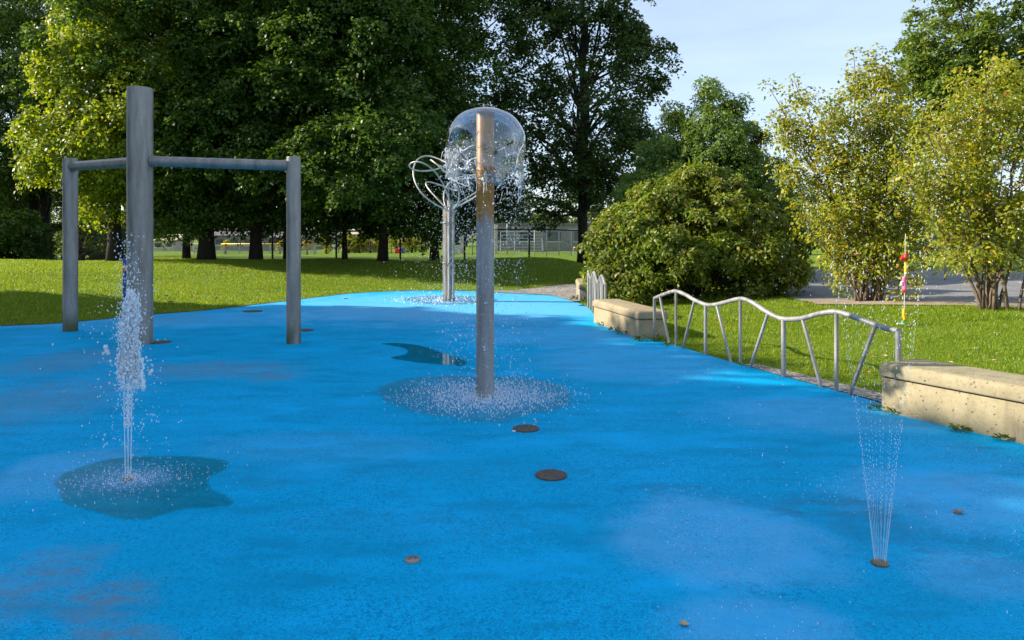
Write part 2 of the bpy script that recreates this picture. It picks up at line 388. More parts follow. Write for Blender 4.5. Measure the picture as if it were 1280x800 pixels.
def thing(name, loc, label, cat, group=None, kind=None):
    o = bpy.data.objects.new(name, None); COL.objects.link(o)
    o.location = loc; o.empty_display_size = 0.2
    ORG[o.name] = Vector(loc)
    return tag(o, label, cat, group, kind)

def link_mesh(name, me, mat, parent=None, smooth=False):
    me.materials.append(mat)
    if smooth: me.polygons.foreach_set('use_smooth', [True] * len(me.polygons))
    o = bpy.data.objects.new(name, me); COL.objects.link(o)
    if parent is not None: o.parent = parent
    return o

def origin_of(parent):
    v = Vector((0, 0, 0))
    while parent is not None:
        v += Vector(parent.location); parent = parent.parent
    return v


class MB:
    def __init__(s): s.v = []; s.f = []
    def add(s, vs, fs):
        b = len(s.v); s.v.extend(tuple(p) for p in vs); s.f.extend(tuple(i + b for i in f) for f in fs)
    def box(s, c, size, rz=0.0, bevel=0.0):
        bm = bmesh.new(); bmesh.ops.create_cube(bm, size=1.0)
        bmesh.ops.scale(bm, vec=size, verts=bm.verts)
        if bevel: bmesh.ops.bevel(bm, geom=list(bm.edges), offset=bevel, segments=3, affect='EDGES', profile=0.5)
        bmesh.ops.rotate(bm, cent=(0, 0, 0), matrix=Matrix.Rotation(rz, 3, 'Z'), verts=bm.verts)
        bmesh.ops.translate(bm, vec=c, verts=bm.verts)
        bm.verts.index_update()
        s.add([v.co for v in bm.verts], [[v.index for v in f.verts] for f in bm.faces]); bm.free()
    def tube(s, pts, rad, n=10, cap=True, closed=False):
        pts = [Vector(p) for p in pts]; k = len(pts)
        if not hasattr(rad, '__len__'): rad = [rad] * k
        up = None; vs = []; fs = []
        for i, p in enumerate(pts):
            if closed: t = pts[(i + 1) % k] - pts[i - 1]
            else: t = pts[min(i + 1, k - 1)] - pts[max(i - 1, 0)]
            t.normalize()
            if up is None:
                up = Vector((0, 0, 1)) if abs(t.z) < 0.9 else Vector((0, 1, 0))
            a = up - t * up.dot(t)
            if a.length < 1e-4: a = t.orthogonal()
            a.normalize(); up = a; b = t.cross(a)
            for j in range(n):
                w = 2 * math.pi * j / n
                vs.append(p + (a * math.cos(w) + b * math.sin(w)) * rad[i])
        m = k if closed else k - 1
        for i in range(m):
            for j in range(n):
                i2 = (i + 1) % k
                fs.append((i * n + j, i * n + (j + 1) % n, i2 * n + (j + 1) % n, i2 * n + j))
        if cap and not closed:
            fs.append(tuple(range(n - 1, -1, -1))); fs.append(tuple((k - 1) * n + j for j in range(n)))
        s.add(vs, fs)
    def lathe(s, prof, c=(0, 0, 0), n=32):
        vs = []; fs = []
        for (r, z) in prof:
            for j in range(n):
                w = 2 * math.pi * j / n
                vs.append((c[0] + r * math.cos(w), c[1] + r * math.sin(w), c[2] + z))
        for i in range(len(prof) - 1):
            for j in range(n):
                fs.append((i * n + j, i * n + (j + 1) % n, (i + 1) * n + (j + 1) % n, (i + 1) * n + j))
        if prof[0][0] > 1e-5: fs.append(tuple(range(n - 1, -1, -1)))
        if prof[-1][0] > 1e-5: fs.append(tuple((len(prof) - 1) * n + j for j in range(n)))
        s.add(vs, fs)
    def build(s, name, mat, parent=None, smooth=False, angle=None):
        o = origin_of(parent)
        me = bpy.data.meshes.new(name)
        me.from_pydata([(x - o.x, y - o.y, z - o.z) for x, y, z in s.v], [], s.f); me.update()
        ob = link_mesh(name, me, mat, parent, smooth)
        if angle: me.set_sharp_from_angle(angle=angle)
        return ob


def np_mesh(name, verts, faces, mat, parent=None, smooth=False):
    """verts (n,3) and faces (m,k) arrays -> mesh object"""
    o = origin_of(parent)
    verts = np.asarray(verts, np.float32) - np.array(o, np.float32)
    faces = np.asarray(faces, np.int32)
    me = bpy.data.meshes.new(name)
    m, k = faces.shape
    me.vertices.add(len(verts)); me.vertices.foreach_set('co', verts.ravel())
    me.loops.add(m * k); me.loops.foreach_set('vertex_index', faces.ravel())
    me.polygons.add(m); me.polygons.foreach_set('loop_start', np.arange(0, m * k, k, dtype=np.int32))
    me.update(calc_edges=True); me.validate()
    return link_mesh(name, me, mat, parent, smooth)


def norm(a):
    return a / np.maximum(np.linalg.norm(a, axis=-1, keepdims=True), 1e-9)


# ico sphere template for drops
_bm = bmesh.new(); bmesh.ops.create_icosphere(_bm, subdivisions=1, radius=1.0); _bm.verts.index_update()
ICO_V = np.array([v.co[:] for v in _bm.verts], np.float32); ICO_F = np.array([[v.index for v in f.verts] for f in _bm.faces], np.int32); _bm.free()
_bm = bmesh.new(); bmesh.ops.create_icosphere(_bm, subdivisions=2, radius=1.0); _bm.verts.index_update()
ICO2_V = np.array([v.co[:] for v in _bm.verts], np.float32); ICO2_F = np.array([[v.index for v in f.verts] for f in _bm.faces], np.int32); _bm.free()

def drops(name, pos, rad, mat, parent=None, stretch=None, big=False):
    V, Fc = (ICO2_V, ICO2_F) if big else (ICO_V, ICO_F)
    pos = np.asarray(pos); n = len(pos); rad = np.asarray(rad).reshape(n, 1, 1)
    sc = np.ones((n, 1, 3)) * RNG.uniform(0.75, 1.25, (n, 1, 3))
    if stretch is not None: sc[:, :, 2] *= np.asarray(stretch).reshape(n, 1)
    v = V[None] * rad * sc
    if big: v = v * (1 + 0.25 * RNG.standard_normal((n, len(V), 1)))
    v = v + pos[:, None, :]
    f = Fc[None] + (np.arange(n) * len(V))[:, None, None]
    return np_mesh(name, v.reshape(-1, 3), f.reshape(-1, 3), mat, parent, True)


# ------------------------------------------------------------------ ground shapes
def catmull(pts, n=6, closed=True):
    out = []; k = len(pts)
    rng = range(k) if closed else range(k - 1)
    for i in rng:
        if closed: p0, p1, p2, p3 = (Vector(pts[(i + j) % k]) for j in (-1, 0, 1, 2))
        else: p0, p1, p2, p3 = (Vector(pts[min(max(i + j, 0), k - 1)]) for j in (-1, 0, 1, 2))
        for s in range(n):
            t = s / n
            out.append(0.5 * ((2 * p1) + (p2 - p0) * t + (2 * p0 - 5 * p1 + 4 * p2 - p3) * t * t + (3 * p1 - p0 - 3 * p2 + p3) * t ** 3))
    if not closed: out.append(Vector(pts[-1]))
    return out

pad_far = [gp(*p).to_2d() for p in ((0, 408), (80, 404), (185, 394), (260, 388), (330, 380), (400, 371.5), (440, 367), (500, 364), (560, 363.5), (640, 366), (690, 369), (722, 373))]
pad_right = [Vector(p) for p in ((1.56, 17.2), (1.68, 15.8), (1.66, 14.4), (1.75, 13.0), (2.05, 11.4), (2.32, 10.6), (2.66, 9.4), (3.02, 8.3), (3.36, 7.35), (3.62, 6.5), (4.05, 5.5), (4.9, 3.7), (5.6, 1.5), (5.8, -2.0))]
pad_near = [Vector(p) for p in ((4.5, -6.5), (-2, -8.5), (-9, -7), (-13.5, -2), (-14.5, 5), (-12.5, 10.0), (-10.6, 11.7))]
PAD = catmull(pad_far + pad_right + pad_near, 5)
PADN = np.array([(p.x, p.y) for p in PAD])

def poly_dist(x, y, poly):
    """signed distance (negative inside) of points to a closed polygon"""
    x = np.asarray(x, float); y = np.asarray(y, float); sh = x.shape
    X = x.ravel(); Yy = y.ravel(); d = np.full(X.shape, 1e9); ins = np.zeros(X.shape, bool)
    a = poly; b = np.roll(poly, -1, 0)
    for (ax, ay), (bx, by) in zip(a, b):
        ex, ey = bx - ax, by - ay; L = ex * ex + ey * ey + 1e-12
        t = np.clip(((X - ax) * ex + (Yy - ay) * ey) / L, 0, 1)
        d = np.minimum(d, np.hypot(X - ax - t * ex, Yy - ay - t * ey))
        c = ((ay > Yy) != (by > Yy)) & (X < (bx - ax) * (Yy - ay) / (by - ay + 1e-15) + ax)
        ins ^= c
    return np.where(ins, -d, d).reshape(sh)

def ss(a, b, x):
    t = np.clip((x - a) / (b - a), 0, 1); return t * t * (3 - 2 * t)

def ground(x, y):
    x = np.asarray(x, float); y = np.asarray(y, float)
    d = poly_dist(x, y, PADN)
    left = 0.62 * ss(0.0, 10.0, d) ** 0.85
    right = 0.30 * ss(0.2, 6.5, d)
    w = ss(0.5, 3.2, x - 0.06 * (y - 14))
    z = left * (1 - w) + right * w
    z = z + 0.27 * np.exp(-((x + 0.9) / 4.6) ** 2 - ((y - 26.2) / 2.7) ** 2) * ss(0, 3, d)
    far = 0.25 - 0.85 * ss(34, 95, y) - 1.2 * ss(110, 400, y)
    t = ss(28.5, 34.0, y)
    z = z * (1 - t) + far * t
    z = z + 0.05 * (np.sin(x * 0.9 + 1.3) * np.sin(y * 0.7) + np.sin(x * 0.33 + y * 0.41)) * ss(0.5, 4, d)
    return np.where(d < 0, 0.0, z)

def gz(x, y): return float(ground(np.array([x]), np.array([y]))[0])

# one ground sheet out to the horizon
xs = np.concatenate([[-2500, -1200, -600, -300, -160, -100, -70, -52, -42], np.arange(-36, 30.01, 0.4), [34, 40, 50, 70, 100, 160, 300, 600, 1200, 2500]])
ys = np.concatenate([[-300, -100, -50, -30, -20, -14], np.arange(-10, 40.01, 0.4), [42, 45, 48, 52, 57, 63, 70, 78, 88, 100, 120, 150, 200, 300, 500, 900, 1600, 3000]])
gx, gy = np.meshgrid(xs, ys)
gzv = ground(gx, gy) - 0.006
ny, nx = gx.shape
idx = np.arange(ny * nx).reshape(ny, nx)
fc = np.stack([idx[:-1, :-1], idx[:-1, 1:], idx[1:, 1:], idx[1:, :-1]], -1).reshape(-1, 4)
lawn = np_mesh('ground', np.stack([gx, gy, gzv], -1).reshape(-1, 3), fc, M['lawn'], None, True)
tag(lawn, kind='structure')


def sheet(name, poly, mat, z=0.0, drape=None, cuts=0):
    bm = bmesh.new()
    f = bm.faces.new([bm.verts.new((p[0], p[1], z)) for p in poly])
    bmesh.ops.triangulate(bm, faces=[f])
    if cuts:
        for _ in range(cuts):
            long_e = [e for e in bm.edges if e.calc_length() > 0.8]
            if not long_e: break
            bmesh.ops.subdivide_edges(bm, edges=long_e, cuts=1)
            bmesh.ops.triangulate(bm, faces=[q for q in bm.faces if len(q.verts) > 3])
    bm.normal_update()
    for q in bm.faces:
        if q.normal.z < 0: q.normal_flip()
    if drape is not None:
        vv = list(bm.verts)
        h = ground(np.array([v.co.x for v in vv]), np.array([v.co.y for v in vv]))
        for v, hh in zip(vv, h): v.co.z = hh + drape
    me = bpy.data.meshes.new(name); bm.to_mesh(me); bm.free()
    return tag(link_mesh(name, me, mat), kind='structure')

sheet('splash_pad', PAD, M['pad'], 0.004)
# gravel strip along the railing and the gravel margin at the far end of the pad
g1 = [(2.84, 8.85), (3.08, 8.1), (3.43, 7.15), (3.70, 6.3), (3.95, 6.6), (3.70, 7.3), (3.30, 8.3), (2.99, 8.95)]
sheet('gravel_strip', g1, M['gravel'], 0.0, 0.010, 5)
gf = [gp(590, 364.5).to_2d(), gp(640, 364).to_2d(), gp(690, 361.5).to_2d(), gp(740, 359.5).to_2d(), (2.6, 20.5), (2.4, 17.5), (1.5, 17.2), gp(690, 369.5).to_2d(), gp(640, 367).to_2d()]
sheet('gravel_path', gf, M['gravel'], 0.0, 0.018, 5)
# asphalt walk with a sandy edge behind the right-hand trees
ap = [(5.9, 14.6), (7.4, 13.7), (9.6, 12.9), (14, 11.6), (30, 8.0), (46, 20), (30, 26), (13, 26.5), (8.2, 25.2), (6.6, 20)]
sheet('asphalt_path', ap, M['asphalt'], 0.0, 0.010, 7)
sp = [(5.9, 13.9), (7.3, 12.8), (9.6, 11.7), (14, 10.2), (30, 6.4), (30, 8.4), (14, 12.3), (9.6, 13.7), (7.5, 14.5), (6.0, 15.0)]
sheet('sandy_verge', sp, M['sand'], 0.0, 0.016, 6)

# bare soil where the left lawn meets the rubber
def soil_edge(a, b, seed):
    rr = random.Random(seed); vs = []; fs = []; k = len(PAD)
    for i in range(a, b):
        p = PAD[i % k]; q = PAD[(i + 1) % k]; d = Vector((q.x - p.x, q.y - p.y))
        nseg = max(1, int(d.length / 0.12))
        for j in range(nseg):
            c = Vector((p.x, p.y)) + d * (j / nseg); nrm = Vector((-d.y, d.x)).normalized()
            if poly_dist([c.x + nrm.x * 0.05], [c.y + nrm.y * 0.05], PADN)[0] < 0: nrm = -nrm
            i0 = c - nrm * rr.uniform(0.0, 0.02); i1 = c + nrm * rr.uniform(0.05, 0.17)
            vs += [(i0.x, i0.y, 0.009), (i1.x, i1.y, gz(i1.x, i1.y) + 0.010)]
    for i in range(len(vs) // 2 - 1): fs.append((2 * i, 2 * i + 1, 2 * i + 3, 2 * i + 2))
    b_ = MB(); b_.add(vs, fs); return tag(b_.build('soil_edge', M['soil']), kind='structure')
soil_edge(0, 42, 5)
soil_edge(-10, 0, 6)
# ------------------------------------------------------------------ grass
def grass_blades(n, xr, yr, dens_fall, hmin, hmax, wmin, wmax, seed, cond):
    rng = np.random.default_rng(seed)
    x = rng.uniform(*xr, n); y = rng.uniform(*yr, n)
    keep = (np.abs(x) < 0.74 * y + 2.5) & cond(x, y)
    keep &= rng.uniform(0, 1, n) < np.clip(dens_fall / np.maximum(y, 1), 0, 1)
    x, y = x[keep], y[keep]
    d = poly_dist(x, y, PADN)
    k = d > 0.01 + 0.16 * rng.uniform(0, 1, len(x)) ** 1.5; x, y, d = x[k], y[k], d[k]
    z = ground(x, y); n = len(x)
    # patchy growth
    pat = 0.75 + 0.25 * np.sin(x * 3.1 + 2 * np.sin(y * 2.3)) * np.sin(y * 3.7 + 1.5 * np.sin(x * 1.9))
    h = rng.uniform(hmin, hmax, n) * pat * np.where(d < 0.25, 1.25, 1.0); w = rng.uniform(wmin, wmax, n)
    a = rng.uniform(0, 2 * np.pi, n); lean = rng.uniform(0.1, 0.9, n); b = rng.uniform(0, 2 * np.pi, n)
    base = np.stack([x, y, z - 0.008], -1)
    side = np.stack([np.cos(a), np.sin(a), np.zeros(n)], -1) * w[:, None]
    tip = base + np.stack([np.cos(b) * lean * h, np.sin(b) * lean * h, h], -1)
    v = np.stack([base - side, base + side, tip], 1)
    return v.reshape(-1, 3)

def not_right_hard(x, y):
    k = (poly_dist(x, y, np.array(g1)) > 0) & (poly_dist(x, y, np.array(ap)) > 0) & (poly_dist(x, y, np.array(sp)) > 0) & (poly_dist(x, y, np.array([tuple(p) for p in gf])) > 0.0)
    return k
gv = [grass_blades(520000, (-24, 4), (12, 33), 15.0, 0.035, 0.075, 0.005, 0.010, 1, not_right_hard),
      grass_blades(150000, (1.5, 9), (5, 13), 9.0, 0.03, 0.062, 0.0025, 0.0055, 2, not_right_hard),
      grass_blades(120000, (1.5, 14), (11, 22), 14.0, 0.035, 0.075, 0.004, 0.008, 3, not_right_hard)]
gv = np.concatenate(gv)
go = np_mesh('grass', gv, np.arange(len(gv)).reshape(-1, 3), M['grass'])
tag(go, 'short lawn grass growing round the edge of the blue splash pad', 'grass', kind='stuff')

# ------------------------------------------------------------------ foliage
def leaf_quads(p, n, a, L, Wd, fold=0.12):
    a = norm(a - n * np.sum(a * n, -1, keepdims=True)); b = np.cross(n, a)
    L = L[:, None]; Wd = Wd[:, None]
    v = np.stack([p, p + a * L * 0.42 + b * Wd * 0.5 + n * L * fold, p + a * L, p + a * L * 0.42 - b * Wd * 0.5 + n * L * fold], 1)
    return v.reshape(-1, 3)

def foliage(rng, tc_, tr, axis, S, Lc, leaf, aspect=0.75, spray=0.33, flat=0.8, droop=0.5, out=0.8, upb=0.3):
    """tufts -> sprays -> leaves; returns quad vertices"""
    T = len(tc_)
    od = norm(tc_ - axis)
    d = norm(rng.standard_normal((T, S, 3)) + od[:, None] * out + np.array([0, 0, upb]))
    sp_ = tc_[:, None] + d * (tr[:, None, None] * rng.uniform(0.55, 1.05, (T, S, 1))) * np.array([1, 1, 0.8])
    ns = norm(d * (1 - flat) + np.array([0, 0, flat]) + 0.3 * rng.standard_normal((T, S, 3)))
    sp_ = sp_.reshape(-1, 3); ns = ns.reshape(-1, 3); dd = d.reshape(-1, 3)
    rs = np.repeat(tr, S) * spray * rng.uniform(0.7, 1.3, T * S)
    n = len(sp_)
    u = norm(np.cross(ns, rng.standard_normal((n, 3)))); w = np.cross(ns, u)
    ang = rng.uniform(0, 2 * np.pi, (n, Lc, 1)); rho = np.sqrt(rng.uniform(0, 1, (n, Lc, 1)))
    rad = u[:, None] * np.cos(ang) + w[:, None] * np.sin(ang)
    p = sp_[:, None] + rad * rho * rs[:, None, None] + ns[:, None] * (rng.standard_normal((n, Lc, 1)) * 0.16 * rs[:, None, None])
    p[..., 2] -= (droop * rho[..., 0] ** 2 * rs[:, None])
    ln = norm(ns[:, None] + 0.45 * rng.standard_normal((n, Lc, 3)) + rad * 0.35)
    ax = norm(rad + dd[:, None] * 0.6 + np.array([0, 0, -0.45]) + 0.35 * rng.standard_normal((n, Lc, 3)))
    m = n * Lc
    L = leaf * rng.uniform(0.65, 1.3, m)
    return leaf_quads(p.reshape(-1, 3), ln.reshape(-1, 3), ax.reshape(-1, 3), L, L * aspect)

def tufts_on(rng, lobes, n, rmin, rmax, zmin, thin=0.0, inner=0.12):
    """tuft centres over the surface of a union of ellipsoids"""
    C = np.array([l[:3] for l in lobes], float); E = np.array([l[3:6] for l in lobes], float)
    area = (E[:, 0] * E[:, 1] + E[:, 0] * E[:, 2]); area = area / area.sum()
    out = []
    tries = 0
    while len(out) < n and tries < n * 60:
        tries += 1
        i = rng.choice(len(lobes), p=area)
        d = norm(rng.standard_normal(3))
        s = rng.uniform(0.80, 1.04) if rng.uniform() > inner else rng.uniform(0.35, 0.8)
        p = C[i] + d * E[i] * s
        if p[2] < zmin + 0.5 * rng.uniform(): continue
        q = np.linalg.norm((p - C) / E, axis=1); q[i] = 9
        if q.min() < 0.72 and rng.uniform() > 0.08: continue
        out.append(p)
    c = np.array(out)
    return c, rng.uniform(rmin, rmax, len(c))

def quads_obj(name, v, mat, parent):
    return np_mesh(name, v, np.arange(len(v)).reshape(-1, 4), mat, parent)

def limb(mb, a, b, r0, r1, sag=0.15, n=6, seed=0, sides=6):
    rr = random.Random(seed)
    a = Vector(a); b = Vector(b); L = (b - a).length
    pts = []; rad = []
    for i in range(n + 1):
        t = i / n
        p = a.lerp(b, t); p.z += sag * L * math.sin(math.pi * t) * (0.6)
        if 0 < i < n: p += Vector((rr.uniform(-1, 1), rr.uniform(-1, 1), rr.uniform(-1, 1))) * L * 0.03
        pts.append(p); rad.append(r0 + (r1 - r0) * t ** 0.8)
    mb.tube(pts, rad, sides, cap=False)

def tree(name, x, y, h, lobes, trunk_r, leafmat, label, cat='tree', group=None, seed=1, ntuft=200, tr=(0.7, 1.15), S=12, Lc=32,
         leaf=0.122, zmin=1.2, lean=(0, 0), bark='bark', limbs=26, aspect=0.8, spray=0.33, inner=0.12, trunk_top=0.8, flat=0.75, out=0.8):
    """lobes are relative to the trunk foot"""
    rng = np.random.default_rng(seed)
    z0 = gz(x, y)
    t = thing(name, (x, y, z0), label, cat, group)
    base = np.array([x, y, z0])
    lob = [(l[0] + x, l[1] + y, l[2] + z0, *l[3:]) for l in lobes]
    tc_, trr = tufts_on(rng, lob, ntuft, tr[0], tr[1], z0 + zmin, inner=inner)
    axis = np.stack([np.full(len(tc_), x + lean[0]), np.full(len(tc_), y + lean[1]), tc_[:, 2] * 0.55 + (z0 + h * 0.45) * 0.45], -1)
    v = foliage(rng, tc_, trr, axis, S, Lc, leaf, aspect, spray, flat, out=out)
    quads_obj('crown', v, M[leafmat], t)
    mb = MB(); N = 14; pts = []; rad = []
    rr = random.Random(seed); H = h * trunk_top
    for i in range(N + 1):
        u = i / N; zz = -0.15 + u * H
        wob = 0.04 * H * u * (1 - u)
        pts.append((x + lean[0] * u ** 1.3 + rr.uniform(-wob, wob) * 0.5, y + lean[1] * u ** 1.3 + rr.uniform(-wob, wob) * 0.5, z0 + zz))
        flare = 1 + 0.25 * math.exp(-max(zz, 0) / 0.22)
        rad.append(max(trunk_r * (1 - 0.85 * u ** 0.9) * flare, 0.03))
    mb.tube(pts, rad, 16)
    order = rng.permutation(len(tc_))[:limbs]
    for k in order:
        c = Vector(tc_[k])
        fz = max(0.12, min(0.92, ((c.z - z0) / H) * rr.uniform(0.45, 0.8)))
        j = min(N, int(fz * N) + 1); s_ = Vector(pts[j])
        limb(mb, s_, c, rad[j] * 0.5, 0.022, 0.12, 6, rr.random(), 7)
    mb.build('trunk', M[bark], t, True)
    return t

def maple_lobes(rng, Rr, h, low=1.6, n=7, sx=1.0, sy=1.0):
    zc = (h + low) / 2; rz = (h - low) / 2
    L = [(0, 0, zc, Rr * 0.86 * sx, Rr * 0.86 * sy, rz)]
    for i in range(n):
        a = 2 * math.pi * i / n + rng.uniform(-0.4, 0.4); u = rng.uniform(-0.75, 0.55)
        rad = Rr * math.sqrt(max(0.05, 1 - u * u)) * 0.62
        s = rng.uniform(0.36, 0.52) * Rr
        L.append((math.cos(a) * rad * sx, math.sin(a) * rad * sy, zc + u * rz, s, s * sy, s * 1.05))
    return L

MG = 'big park maples standing in a row behind the mound'
def maple(x, y, h, Rr, tr_, label, seed, leafm='leaf_maple', lean=(0, 0), low=1.5, ntuft=230, group=MG, name='maple_tree', sx=1.0, sy=0.8, extra=(), offx=0.0, **k):
    rng = np.random.default_rng(seed)
    return tree(name, x, y, h, [(l[0] + offx, *l[1:]) for l in maple_lobes(rng, Rr, h, low, 8, sx, sy)] + list(extra), tr_ * 0.88, leafm, label, 'tree', group, seed, ntuft, zmin=low - 0.2, lean=lean, **k)

def at(px, Y): return (px - 640) * Y / F

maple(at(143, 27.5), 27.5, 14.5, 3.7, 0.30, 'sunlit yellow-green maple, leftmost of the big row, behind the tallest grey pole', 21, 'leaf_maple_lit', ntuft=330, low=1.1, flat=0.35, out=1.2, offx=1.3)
maple(at(233, 28.2), 28.2, 13.0, 3.4, 0.16, 'maple with a slim curved trunk, just left of the widest trunk', 22, lean=(0.2, 0), low=1.2, ntuft=190)
maple(at(258, 27.4), 27.4, 15.5, 4.8, 0.34, 'dark maple with the widest trunk, right of the tallest grey pole', 23, low=1.1, ntuft=310)
maple(at(320, 28.0), 28.0, 15.0, 4.9, 0.27, 'dark maple with straight stout trunk, left of the right-hand pole of the grey frame', 24, low=1.1, ntuft=310)
maple(at(357, 30.5), 30.5, 13.0, 3.4, 0.12, 'maple with thin trunk directly behind the right-hand pole of the grey frame', 25, low=1.4, ntuft=150)
maple(at(431, 28.4), 28.4, 13.0, 4.2, 0.12, 'dark maple with a thin straight trunk, right of the grey frame', 26, low=1.2, ntuft=290, sy=1.0, extra=((-0.5, -3.6, 4.6, 2.2, 2.0, 2.4), (0.8, -3.4, 7.5, 2.2, 2.0, 2.6), (-1.5, -3.2, 9.5, 2.0, 2.0, 2.2)))
maple(at(478, 27.6), 27.6, 14.5, 4.3, 0.22, 'dark maple with a trunk forking to the right, left of the looped pipe sculpture', 27, lean=(0.9, 0), low=1.2, ntuft=300, sy=1.0, extra=((0.2, -3.6, 4.2, 2.0, 2.0, 2.2), (-0.6, -3.4, 7.0, 2.2, 2.0, 2.6), (0.6, -2.6, 10, 2.0, 2.0, 2.2)))
maple(at(543, 29.4), 29.4, 14.5, 3.9, 0.21, 'dark maple on the mound straight behind the looped pipe sculpture', 28, low=1.3, ntuft=320, inner=0.12)
# tall airy tree beside the dogwood
tree('tall_tree', at(729, 28.4), 28.4, 15.5, [(0, 0, 7.0, 2.1, 2.1, 4.6), (0.2, 0, 10.6, 1.9, 1.9, 3.2), (1.6, -0.3, 7.8, 1.5, 1.5, 1.3), (-1.5, 0, 6.3, 1.4, 1.4, 1.5), (1.2, 0.2, 4.2, 1.6, 1.6, 1.3), (-1.7, -0.2, 3.0, 1.5, 1.4, 1.2), (0.4, 0, 13.2, 1.3, 1.3, 1.9), (-1.2, 0, 9.3, 1.3, 1.3, 1.3)],
     0.22, 'leaf_locust', 'tall airy dark tree with sky showing through, left of the round dogwood bush', 'tree', None, 31, 250, (0.5, 0.95), 11, 24, 0.125, 1.2, limbs=45, inner=0.1, trunk_top=0.9)
# shadowed trees at the far left
tree('shade_tree', at(42, 36.4), 36.4, 16, maple_lobes(np.random.default_rng(5), 5.2, 16, 3.0, 8), 0.30, 'leaf_maple', 'dark straight-trunked tree at the far left edge, left of its leaning neighbour', 'tree', 'shadowed trees at the left edge', 33, 210, (0.8, 1.2), zmin=3.0, inner=0.06)
tree('shade_tree', at(58, 35.8), 35.8, 14, maple_lobes(np.random.default_rng(6), 4.0, 14, 3.2, 8), 0.26, 'leaf_maple', 'dark tree with leaning trunk behind the left-hand pole of the grey frame', 'tree', 'shadowed trees at the left edge', 34, 150, (0.8, 1.2), zmin=3.2, lean=(-0.6, 0), inner=0.06)
tree('shade_tree', -29.5, 38.0, 15, maple_lobes(np.random.default_rng(7), 5.5, 15, 2.0, 8), 0.3, 'leaf_maple', 'dark tree cut off by the left edge of the picture', 'tree', 'shadowed trees at the left edge', 35, 230, (0.8, 1.2), zmin=2.0)

def bush(name, x, y, lobes, leafm, label, cat, group=None, seed=1, ntuft=90, tr=(0.3, 0.5), S=10, Lc=18, leaf=0.09, zmin=0.1, stems=14, bark='bark', **k):
    rng = np.random.default_rng(seed); z0 = gz(x, y)
    t = thing(name, (x, y, z0), label, cat, group)
    lob = [(l[0] + x, l[1] + y, l[2] + z0, *l[3:]) for l in lobes]
    c, r = tufts_on(rng, lob, ntuft, tr[0], tr[1], z0 + zmin, inner=k.pop('inner', 0.1))
    axis = np.stack([np.full(len(c), x), np.full(len(c), y), np.full(len(c), z0 + 0.3) * 0.4 + 0.6 * c[:, 2]], -1)
    quads_obj('crown', foliage(rng, c, r, axis, S, Lc, leaf, **k), M[leafm], t)
    mb = MB()
    for i in rng.permutation(len(c))[:stems]:
        s = (x + rng.uniform(-0.3, 0.3), y + rng.uniform(-0.3, 0.3), z0 - 0.05)
        limb(mb, s, c[i], 0.03, 0.01, 0.1, 6, int(i), 6)
    mb.build('stems', M[bark], t, True)
    return t

tree('shade_tree', -34.5, 47.0, 17, maple_lobes(np.random.default_rng(8), 6.5, 17, 1.0, 8), 0.3, 'leaf_maple', 'dark tree deep behind the others at the far left edge', 'tree', 'shadowed trees at the left edge', 36, 200, (0.9, 1.4), zmin=1.0)
# dark undergrowth and a sapling at the left
bush('undergrowth_bush', at(18, 33), 33, [(0, 0, 0.9, 1.6, 1.2, 1.2), (-1.6, 0, 1.2, 1.3, 1.2, 1.4)], 'leaf_maple', 'dark bush in deep shade at the far left edge', 'bush', None, 41, 70, (0.35, 0.55), leaf=0.12)
bush('sapling', at(101, 29.5), 29.5, [(0, 0, 0.7, 0.85, 0.6, 0.6), (0, 0, 1.5, 0.5, 0.4, 0.7), (0.9, 0, 0.7, 0.6, 0.4, 0.35)], 'leaf_locust', 'small dark feathery sapling behind the left-hand pole of the grey frame', 'sapling', None, 42, 34, (0.2, 0.36), 8, 12, leaf=0.09)

bush('undergrowth_bush', at(-20, 31.5), 31.5, [(0, 0, 1.3, 2.0, 1.3, 1.6), (1.2, 0.2, 0.9, 1.2, 1.0, 1.1)], 'leaf_maple', 'dark bush cut by the left picture edge, in front of the shaded trees', 'bush', None, 43, 90, (0.35, 0.6), leaf=0.13)
bush('undergrowth_bush', at(80, 35), 35, [(0, 0, 0.8, 1.3, 1.0, 1.0), (1.5, 0.2, 0.9, 1.2, 1.0, 1.1)], 'leaf_maple', 'low dark bush behind the left-hand pole of the grey frame', 'bush', None, 44, 60, (0.35, 0.55), leaf=0.13)
# right-hand trees behind the dogwood
CG = 'slender green trees rising behind the dogwood bush'
def cone_tree(px, Y, ytop, rad, label, seed, n=90, leafm='leaf_blue'):
    x = at(px, Y); z0 = gz(x, Y); h = EYE + (HY - ytop) * Y / F - z0
    lob = [(0, 0, h * 0.25, rad, rad, h * 0.25), (0, 0, h * 0.48, rad * 0.82, rad * 0.82, h * 0.22), (0.1, 0, h * 0.68, rad * 0.55, rad * 0.55, h * 0.2), (0, 0, h * 0.88, rad * 0.24, rad * 0.24, h * 0.14)]
    rs_ = random.Random(seed)
    for k in range(7):
        a = rs_.uniform(0, 6.28); q = rad * rs_.uniform(0.3, 0.75); lob.append((q * math.cos(a), q * math.sin(a), h * (0.92 - 0.42 * q / rad) * rs_.uniform(0.85, 1.0), rad * 0.13, rad * 0.13, h * 0.13))
    return tree('poplar_tree', x, Y, h, lob, 0.12, leafm, label, 'tree', CG, seed, n, (0.25, 0.5), 13, 22, 0.095, 0.4, limbs=10, flat=0.2, out=0.6, aspect=0.45)
cone_tree(838, 22.6, 138, 1.8, 'blue-green slender tree next to the tall dark trunk, leftmost of three', 51, 190)
cone_tree(893, 21.6, 104, 1.65, 'tallest of three slender green trees, peak above the middle of the dogwood', 52, 230)
cone_tree(935, 22.2, 160, 1.6, 'shortest of three slender green trees, above the right side of the dogwood', 53, 200, 'leaf_mid')
